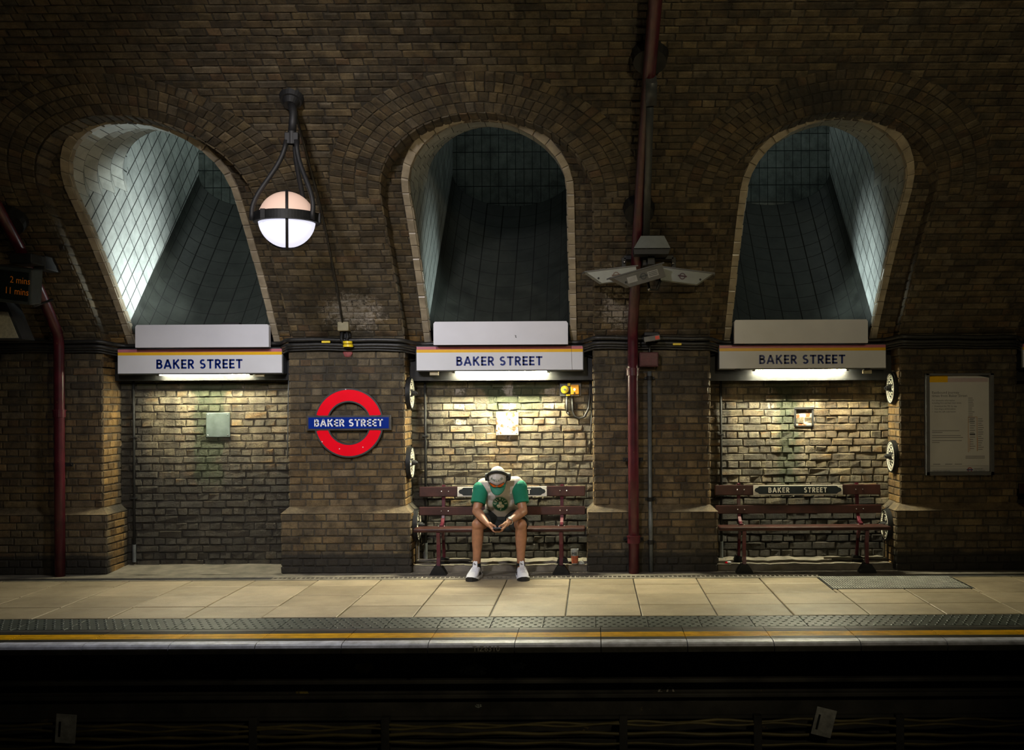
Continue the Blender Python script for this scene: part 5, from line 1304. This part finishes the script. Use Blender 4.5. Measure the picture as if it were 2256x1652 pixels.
# legs
for s_, KN, AN, hx in ((-1, KNL, ANL, -.99), (1, KNR, ANR, -.82)):
    chain(b, [V3((hx, .03, .55)), V3((hx, .03, .55)).lerp(KN, .55), KN], [.088, .078, .058], 20)
    b.ball(KN + V3((0, -.012, .006)), (.048, .045, .052)); calf = KN.lerp(AN, .33) + V3((0, .022, 0))
    chain(b, [KN + V3((0, .01, -.02)), calf, KN.lerp(AN, .66) + V3((0, .012, 0)), AN], [.054, .057, .042, .036], 20)
    limb(b, AN, AN + V3((0, -.05, -.06)), .036, .034); b.ball(AN + V3((.0, .03, -.07)), .034)
# hands: palm, four curled fingers of different lengths under the phone, thumb over its edge
PC = V3((-.890, -.792, .520))
def hand(W, s_):
    palm = V3((PC.x + s_ * .062, -.735, .528)); d = (palm - W).normalized()
    limb(b, W, W.lerp(palm, .5), .025, .024, 14)
    for k, off in enumerate((-.024, -.008, .008, .024)):
        kn = V3((PC.x + s_ * (.050 - .002 * k), -.770 + off * -1.1 + .010, .518 - abs(off) * .15)); limb(b, W.lerp(palm, .35), kn, .016, .0125, 12)
        ln = (.92, 1.0, .94, .76)[k]
        p1 = kn + V3((-s_ * .012 * ln, -.014 * ln, -.020 * ln)); p2 = p1 + V3((-s_ * .024 * ln, -.004, -.006)); p3 = p2 + V3((-s_ * .019 * ln, .002, .004))
        chain(b, [kn, p1, p2, p3], [.0115, .0095, .0088, .0078], 10)
    t0 = W.lerp(palm, .45) + V3((-s_ * .012, 0, .014)); t1 = V3((PC.x + s_ * .052, -.752, .553)); t2 = V3((PC.x + s_ * .030, -.772, .548)); t3 = V3((PC.x + s_ * .016, -.782, .538))
    chain(b, [t0, t1, t2, t3], [.016, .0125, .0105, .009], 10)
hand(WRL, -1); hand(WRR, 1)
bb = [v.co.copy() for v in b.bm.verts]
body = skinned(b, 'body', M['skin'], man, .0042, 5, .5)
# eyes and hair
mb = MB(); [mb.ball(hp(s_ * .030, .085, .002), .011, 10) for s_ in (-1, 1)]; mb.build('eyes', M['letter_white'], man)
mb = MB(); mb.ball(HD, 1, 24, HM.to_3x3().to_4x4() @ Matrix.Diagonal((.078, .080, .100, 1)) ); hr = mb.build('hair', M['hair'], man)
hr.data.transform(Matrix.Translation(-FD * .022))
# shirt body
b = MB()
limb(b, (-.905, -.055, .645), (-.90, -.23, .79), .150, .150, 26); b.ball((-.898, -.285, .835), (.190, .140, .130), 26)
limb(b, SHL + V3((.02, .01, -.002)), SHR + V3((-.02, .01, -.002)), .081, .081); limb(b, NECK + V3((0, .05, -.03)), NECK + V3((0, -.015, .010)), .078, .066)
limb(b, (-.985, -.13, .655), (-.82, -.13, .655), .085, .085); limb(b, (-.975, -.29, .74), (-.825, -.29, .74), .075, .075)
for k in range(7): x = -1.0 + k * .033; limb(b, (x, -.40, .80), (x + .01 * math.sin(k * 5), -.235, .645), .012, .010, 8)
shirt = skinned(b, 'shirt', M['shirt'], man, .006, 5, .5)
for s_, SH_, EL_ in ((-1, SHL, ELL), (1, SHR, ELR)):
    b = MB(); e = SH_.lerp(EL_, .70); d = (EL_ - SH_).normalized()
    b.ball(SH_.lerp(EL_, .13) + V3((s_ * .012, 0, .0)), (.076, .080, .078), 20); cut(b, SH_.lerp(EL_, .12) + V3((s_ * .008, 0, 0)), e + V3((s_ * .004, -.0, 0)), .076, .070)
    b.ball(SH_.lerp(EL_, .36) + V3((s_ * .012, .008, 0)), (.070, .075, .08), 16)
    skinned(b, 'sleeve', M['shirt_green'], man, .005, 3, .5)
# shorts
b = MB(); b.ball(HIP + V3((0, -.01, .01)), (.185, .15, .120), 24)
for hx, KN, q in ((-.985, KNL, .74), (-.825, KNR, .92)):
    h0 = V3((hx, .02, .555)); e = h0.lerp(KN, q) + V3((0, 0, .002)); cut(b, h0, e, .108, .094 if q < .8 else .086); b.ball(h0, .11)
b.ball((-.905, -.10, .535), (.09, .12, .07), 16); b.mat(0)
limb(b, (-.95, -.20, .50), (-.83, -.24, .47), .045, .05, 14)
skinned(b, 'shorts', M['shorts'], man, .006, 3, .5)
# crest printed on the shirt front
dg = bpy.context.evaluated_depsgraph_get(); dg.update()
tree = BVHTree.FromObject(shirt, dg); inv = shirt.matrix_world.inverted()
CC = P(1102, 1111, -.38); 
def onto(x, z, lift):
    h = tree.ray_cast(inv @ V3((x, -1.2, z)), V3((0, 1, 0)))
    y = (h[0].y + shirt.matrix_world.translation.y if h[0] is not None else -.3)
    return (x, y - lift, z)
bpy.context.view_layer.update(); inv = shirt.matrix_world.inverted()
def onto(x, z, lift):
    h = tree.ray_cast(inv @ V3((x, -1.2, z)), V3((0, 1, 0))); q = shirt.matrix_world @ h[0] if h[0] is not None else V3((x, -.3, z))
    return (x, q.y - lift, z)
CRR = .080
mb = MB()
mb.grid([[onto(CC.x + r * math.cos(a), CC.z + r * math.sin(a), .002) for a in np.linspace(0, 2 * PI, 49)] for r in np.linspace(.001, CRR, 10)], True)
crest = mb.build('crest', M['crest_green'], man)
mb = MB()
def decal_poly(mb, pts, lift=.0045):
    mb.poly([onto(CC.x + a, CC.z + b_, lift) for a, b_ in pts])
def decal_line(mb, pts, wd, lift=.0045):
    for (a, b_), (c_, d_) in zip(pts[:-1], pts[1:]):
        n = V3((-(d_ - b_), c_ - a)).normalized() * wd / 2 if True else None
        decal_poly(mb, [(a + n.x, b_ + n.y), (c_ + n.x, d_ + n.y), (c_ - n.x, d_ - n.y), (a - n.x, b_ - n.y)], lift)
mb.grid([[onto(CC.x + r * math.cos(a), CC.z + r * math.sin(a), .0035) for a in np.linspace(0, 2 * PI, 49)] for r in (CRR - .006, CRR - .003)], True)
LET = {'C': [arc(.5, .5, .42, .5, 50, 310, 8)], 'E': [[(.1, 0), (.1, 1), (.8, 1)], [(.1, .5), (.7, .5)], [(.1, 0), (.8, 0)]], 'L': [[(.15, 1), (.15, 0), (.8, 0)]], 'T': [[(.5, 0), (.5, 1)], [(.05, 1), (.95, 1)]],
       'I': [[(.5, 0), (.5, 1)]], 'S': [[(.85, .85), (.5, 1), (.15, .78), (.5, .52), (.85, .25), (.5, 0), (.12, .15)]]}
for k, ch in enumerate('CELTICS'):
    th = math.radians(172 - k * 27.3); rc = .0525; hgt = .021; wd = .017
    for st_ in LET[ch]:
        pts = []
        for u, v in st_:
            a, b_ = (u - .5) * wd, (v - .5) * hgt; r_ = rc + b_; tt = th - a / rc; pts.append((r_ * math.cos(tt), r_ * math.sin(tt)))
        decal_line(mb, pts, .0048)
for a, rr_ in ((90, .017), (210, .019), (330, .019)):
    cx, cz = .021 * math.cos(math.radians(a)), -.010 + .021 * math.sin(math.radians(a))
    decal_poly(mb, [(cx + rr_ * math.cos(t_) * (1 - .18 * math.cos(2 * (t_ - math.radians(a))) ** 8), cz + rr_ * math.sin(t_)) for t_ in np.linspace(0, 2 * PI, 17)[:-1]], .0050)
decal_line(mb, [(0, -.012), (.002, -.045), (-.006, -.066)], .006, .0055)
mb.build('crest_print', M['crest_cream'], crest)

# cap: crown, brim, lettering
def cap():
    n1, n2 = 28, 12; A, B_, C_ = .083, .104, .116; rows_ = []
    for i in range(n2 + 1):
        el = math.radians(-2 + 92 * i / n2); rows_.append([hp(A * math.cos(el) * math.cos(t), B_ * math.cos(el) * math.sin(t) - .004, .012 + C_ * math.sin(el) * .98) for t in np.linspace(0, 2 * PI, n1 + 1)])
    mb = MB(); mb.grid(rows_, True); c = mb.build('cap', M['cap'], man)
    mb = MB(); mb.ball(hp(0, -.004, .128), .007, 8)
    for q in range(6):
        t = q * PI / 3 + .52
        mb.tube([hp((A + .001) * math.cos(el) * math.cos(t), (B_ + .001) * math.cos(el) * math.sin(t) - .004, .0125 + (C_ + .001) * math.sin(el) * .98) for el in np.linspace(.05, 1.5, 9)], .0012, 5)
    mb.build('seam', M['shirt'], c)
    mb = MB(); R_ = []
    for k, ext in enumerate(np.linspace(0, 1, 7)):
        r = []
        for t in np.linspace(math.radians(18), math.radians(162), 19):
            ca, sa = math.cos(t), math.sin(t); e = ext * .076 * sa ** .55
            r.append(hp(ca * (A - .001) * (1 - .04 * ext), sa * (B_ - .001) + e - .004, .016 - .020 * ext * ext - .030 * (ca ** 2) * (.35 + ext * .65)))
        R_.append(r)
    mb.grid(R_, True); br = mb.build('brim', M['cap_green'], c)
    s = br.modifiers.new('thick', 'SOLIDIFY'); s.thickness = .004
    mb = MB()
    txtc = 'OAKLAND'; LT = dict(LET); LT['O'] = [arc(.5, .5, .42, .5, 0, 360, 10)]; LT['A'] = [[(.05, 0), (.5, 1), (.95, 0)], [(.25, .35), (.75, .35)]]; LT['K'] = [[(.1, 0), (.1, 1)], [(.85, 1), (.15, .5), (.9, 0)]]; LT['N'] = [[(.1, 0), (.1, 1), (.9, 0), (.9, 1)]]; LT['D'] = [[(.1, 0), (.1, 1), (.5, 1)] + arc(.45, .5, .45, .5, 90, -90, 6) + [(.1, 0)]]
    for k, ch in enumerate(txtc):
        th = math.radians(90 + 51 - k * 17)
        for st_ in LT[ch]:
            pts = []
            for u, v in st_:
                t = th - math.radians((u - .5) * 13.5); el = math.radians(38 + v * 11 + 4 * math.sin((k + u) / 7 * PI)); pts.append(hp((A + .0015) * math.cos(el) * math.cos(t), (B_ + .0015) * math.cos(el) * math.sin(t) - .004, .012 + C_ * math.sin(el) * .98))
            mb.tube(pts, .0021, 5)
    mb.build('cap_lettering', M['crest_green'], c)
cap()
# socks and shoes
def shoe(heel, toe, AN, s_):
    heel, toe = V3(heel), V3(toe); d = (toe - heel); L_ = d.length; d.normalize(); sd = V3((-d.y, d.x, 0)) * -1
    m = Matrix(((sd.x, d.x, 0, heel.x), (sd.y, d.y, 0, heel.y), (0, 0, 1, 0), (0, 0, 0, 1)))
    sec = [(-.02, .034, .05, .085), (.02, .043, .05, .108), (.08, .045, .045, .122), (.13, .047, .04, .108), (.19, .054, .032, .078), (.24, .052, .028, .060), (.275, .038, .026, .046), (.297, .014, .026, .036)]
    def body_(mb, grow, z0, top, lo=None):
        rows_ = []
        for y, w_, b0, h in sec:
            r = []; hh = top(h)
            for t in np.linspace(0, 2 * PI, 25):
                c_, s__ = math.cos(t), math.sin(t)
                if lo is None: r.append(tuple(m @ V3(((w_ + grow) * (abs(c_) ** .7) * (1 if c_ > 0 else -1), y, z0 + (hh - z0) * (.5 + .5 * (abs(s__) ** .8) * (1 if s__ > 0 else -1))))))
            rows_.append(r)
        mb.grid(rows_, True); mb.poly(rows_[0][:-1]); mb.poly(rows_[-1][:-1][::-1])
    sh = MB(); body_(sh, 0.0, .026, lambda h: h); o = sh.build('shoe', M['shoe'], man)
    mb = MB(); rows_ = []
    for y, w_, b0, h in sec:
        lift = .018 * max(0, (y - .2) / .1) ** 2; rows_.append([tuple(m @ V3((a * (w_ + .005), y * 1.01, z))) for a, z in ((-1, .004 + lift), (-1.03, .032 + lift * .5), (1.03, .032 + lift * .5), (1, .004 + lift), (-1, .004 + lift))])
    mb.grid(rows_, False); mb.poly(rows_[0][:-1]); mb.poly(rows_[-1][:-1][::-1]); mb.build('midsole', M['shoe'], o)
    mb = MB(); rows_ = []
    for y, w_, b0, h in sec:
        lift = .018 * max(0, (y - .2) / .1) ** 2; k = .010 + .018 * max(0, (y - .2) / .1); rows_.append([tuple(m @ V3((a * (w_ + .003 + (.004 if y > .22 else 0)), y * (1.0 + (.012 if y > .2 else 0)), z))) for a, z in ((-1, .0), (-1.02, k + lift), (1.02, k + lift), (1, 0.0), (-1, .0))])
    mb.grid(rows_, False); mb.poly(rows_[0][:-1]); mb.poly(rows_[-1][:-1][::-1]); mb.build('outsole', M['black'], o)
    mb = MB(); mb.prism([(-.024, 0), (.024, 0), (.020, .062), (.0, .072), (-.020, .062)], lambda a, b_, dd: tuple(m @ V3((a, .116 - b_ * .35 + dd, .102 + b_))), 0, .012); tg = mb.build('tongue', M['shoe'], o)
    mb = MB()
    for k in range(3):
        a0 = -.013 + k * .009; mb.prism([(a0, .030), (a0 + .006, .030), (a0 + .006 + .002, .036 + k * .007), (a0 + .002, .036 + k * .007)], lambda a, b_, dd: tuple(m @ V3((a, .116 - b_ * .35 + dd, .102 + b_))), .0125, .0145)
    mb.build('tongue_mark', M['black'], tg)
    mb = MB()
    for side in (-1, 1):
        for k in range(3):
            y0 = .085 + k * .026; w_ = .0475 + k * .0012
            mb.prism([(y0, .040), (y0 + .014, .040), (y0 + .002, .078 - k * .006), (y0 - .012, .078 - k * .006)], lambda a, b_, dd, side=side, w_=w_: tuple(m @ V3((side * (w_ * (1.06 - max(0, b_ - .05) * 9) + dd), a, b_))), -.004, .003)
    mb.build('side_stripe', M['black'], o)
    mb = MB()
    for k in range(5):
        y = .120 + k * .016; z = .118 - k * .0085; mb.tube([tuple(m @ V3((a, y + abs(a) * .3, z - abs(a) * .25))) for a in (-.024, -.012, 0, .012, .024)], .0028, 6)
    mb.build('laces', M['letter_white'], o)
    mb = MB(); cut(mb, AN + V3((0, .0, -.045)), AN + V3((0, 0, .028)), .046, .040); mb.build('sock', M['shorts'], man)
shoe((-1.118, -.320, 0), (-1.165, -.612, 0), ANL, -1)
shoe((-.706, -.320, 0), (-.655, -.612, 0), ANR, 1)

# things worn and held
t = thing('headphones', 'black over-ear headphones worn over the cap of the seated person', 'headphones', tuple(HD))
mb = MB(); mb.tube([hp(.098 * math.cos(a), -.006, .006 + .136 * math.sin(a)) for a in np.linspace(.0, PI, 22)], [.009 + .006 * math.sin(a) for a in np.linspace(0, PI, 22)], 10); mb.build('headband', M['black'], t)
for s_ in (-1, 1):
    mb = MB(); R3 = HM.to_3x3().to_4x4(); mb.cyl(hp(s_ * .078, -.018, -.012), hp(s_ * .118, -.018, -.012), .042, .036, 24); mb.ball(hp(s_ * .116, -.018, -.012), 1, 16, R3 @ Matrix.Diagonal((.008, .034, .034, 1))); c_ = mb.build('ear_cup', M['black'], t)
    mb = MB(); mb.ring(lambda a, b_, d: hp(s_ * (.080 + d), -.018 + a, -.012 + b_), (0, 0), .044, .024, -.006, .006, seg=24); mb.build('cushion', M['plate_black'], c_)
t = thing('sunglasses', 'orange mirrored sunglasses resting on the cap above its green brim', 'sunglasses', hp(0, .11, .04))
for s_ in (-1, 1):
    mb = MB(); cx = s_ * .036
    def gl(a, b_, d): x_ = cx + a; return hp(x_, .103 - 6.5 * x_ * x_ + d - b_ * .35, .056 + b_)
    ol = [(.030 * math.cos(q) * (1.05), (.018 + .003 * math.cos(q) * s_) * math.sin(q)) for q in np.linspace(0, 2 * PI, 21)[:-1]]
    mb.prism(ol, gl, 0, .004); mb.build('lens', M['lens'], t)
mb = MB(); mb.tube([hp(x_, .101 - 6.5 * x_ * x_, .052 + (.022 if abs(x_) > .02 else .014)) for x_ in np.linspace(-.068, .068, 15)], .003, 6)
for s_ in (-1, 1): mb.tube([hp(s_ * .068, .084, .050), hp(s_ * .088, .05, .046), hp(s_ * .092, -.01, .03)], .0035, 6); mb.tube([hp(s_ * .036 + .031 * math.cos(q), .105 - 6.5 * (s_ * .036 + .031 * math.cos(q)) ** 2 - .0067 * math.sin(q), .056 + .019 * math.sin(q)) for q in np.linspace(0, 2 * PI, 20)], .002, 5)
mb.build('frame', M['black'], t)
t = thing('phone', 'dark mobile phone held flat in both hands of the seated person', 'phone', tuple(PC))
m = Matrix.Translation(PC) @ Matrix.Rotation(math.radians(-9), 4, 'X')
mb = MB(); mb.box(-.037, .037, -.075, .075, -.0045, .0045, .004, m); mb.build('case', M['black'], t)
mb = MB(); mb.box(-.034, .034, -.071, .071, .0046, .0052, 0, m); mb.build('screen', glow('phone_screen', (.75, .85, 1.0), .9, (.05, .05, .06)), t)
t = thing('wristwatch', 'steel wristwatch on the left wrist of the seated person', 'watch', tuple(WRR))
dd = (WRR - ELR).normalized(); wc = WRR - dd * .012
fr3 = dd.to_track_quat('Z', 'Y').to_matrix().to_4x4(); mm = Matrix.Translation(wc) @ fr3
mb = MB(); mb.tube([tuple(mm @ V3((.033 * math.cos(q), .033 * math.sin(q), 0))) for q in np.linspace(0, 2 * PI, 25)[:-1]], .006, 6, True); mb.build('strap', M['chrome'], t)
mb = MB(); ctr = wc + V3((.004, -.022, .026)); mb.cyl(ctr, ctr + V3((.001, -.006, .008)), .017, .017, 20); mb.build('dial', M['chrome'], t)
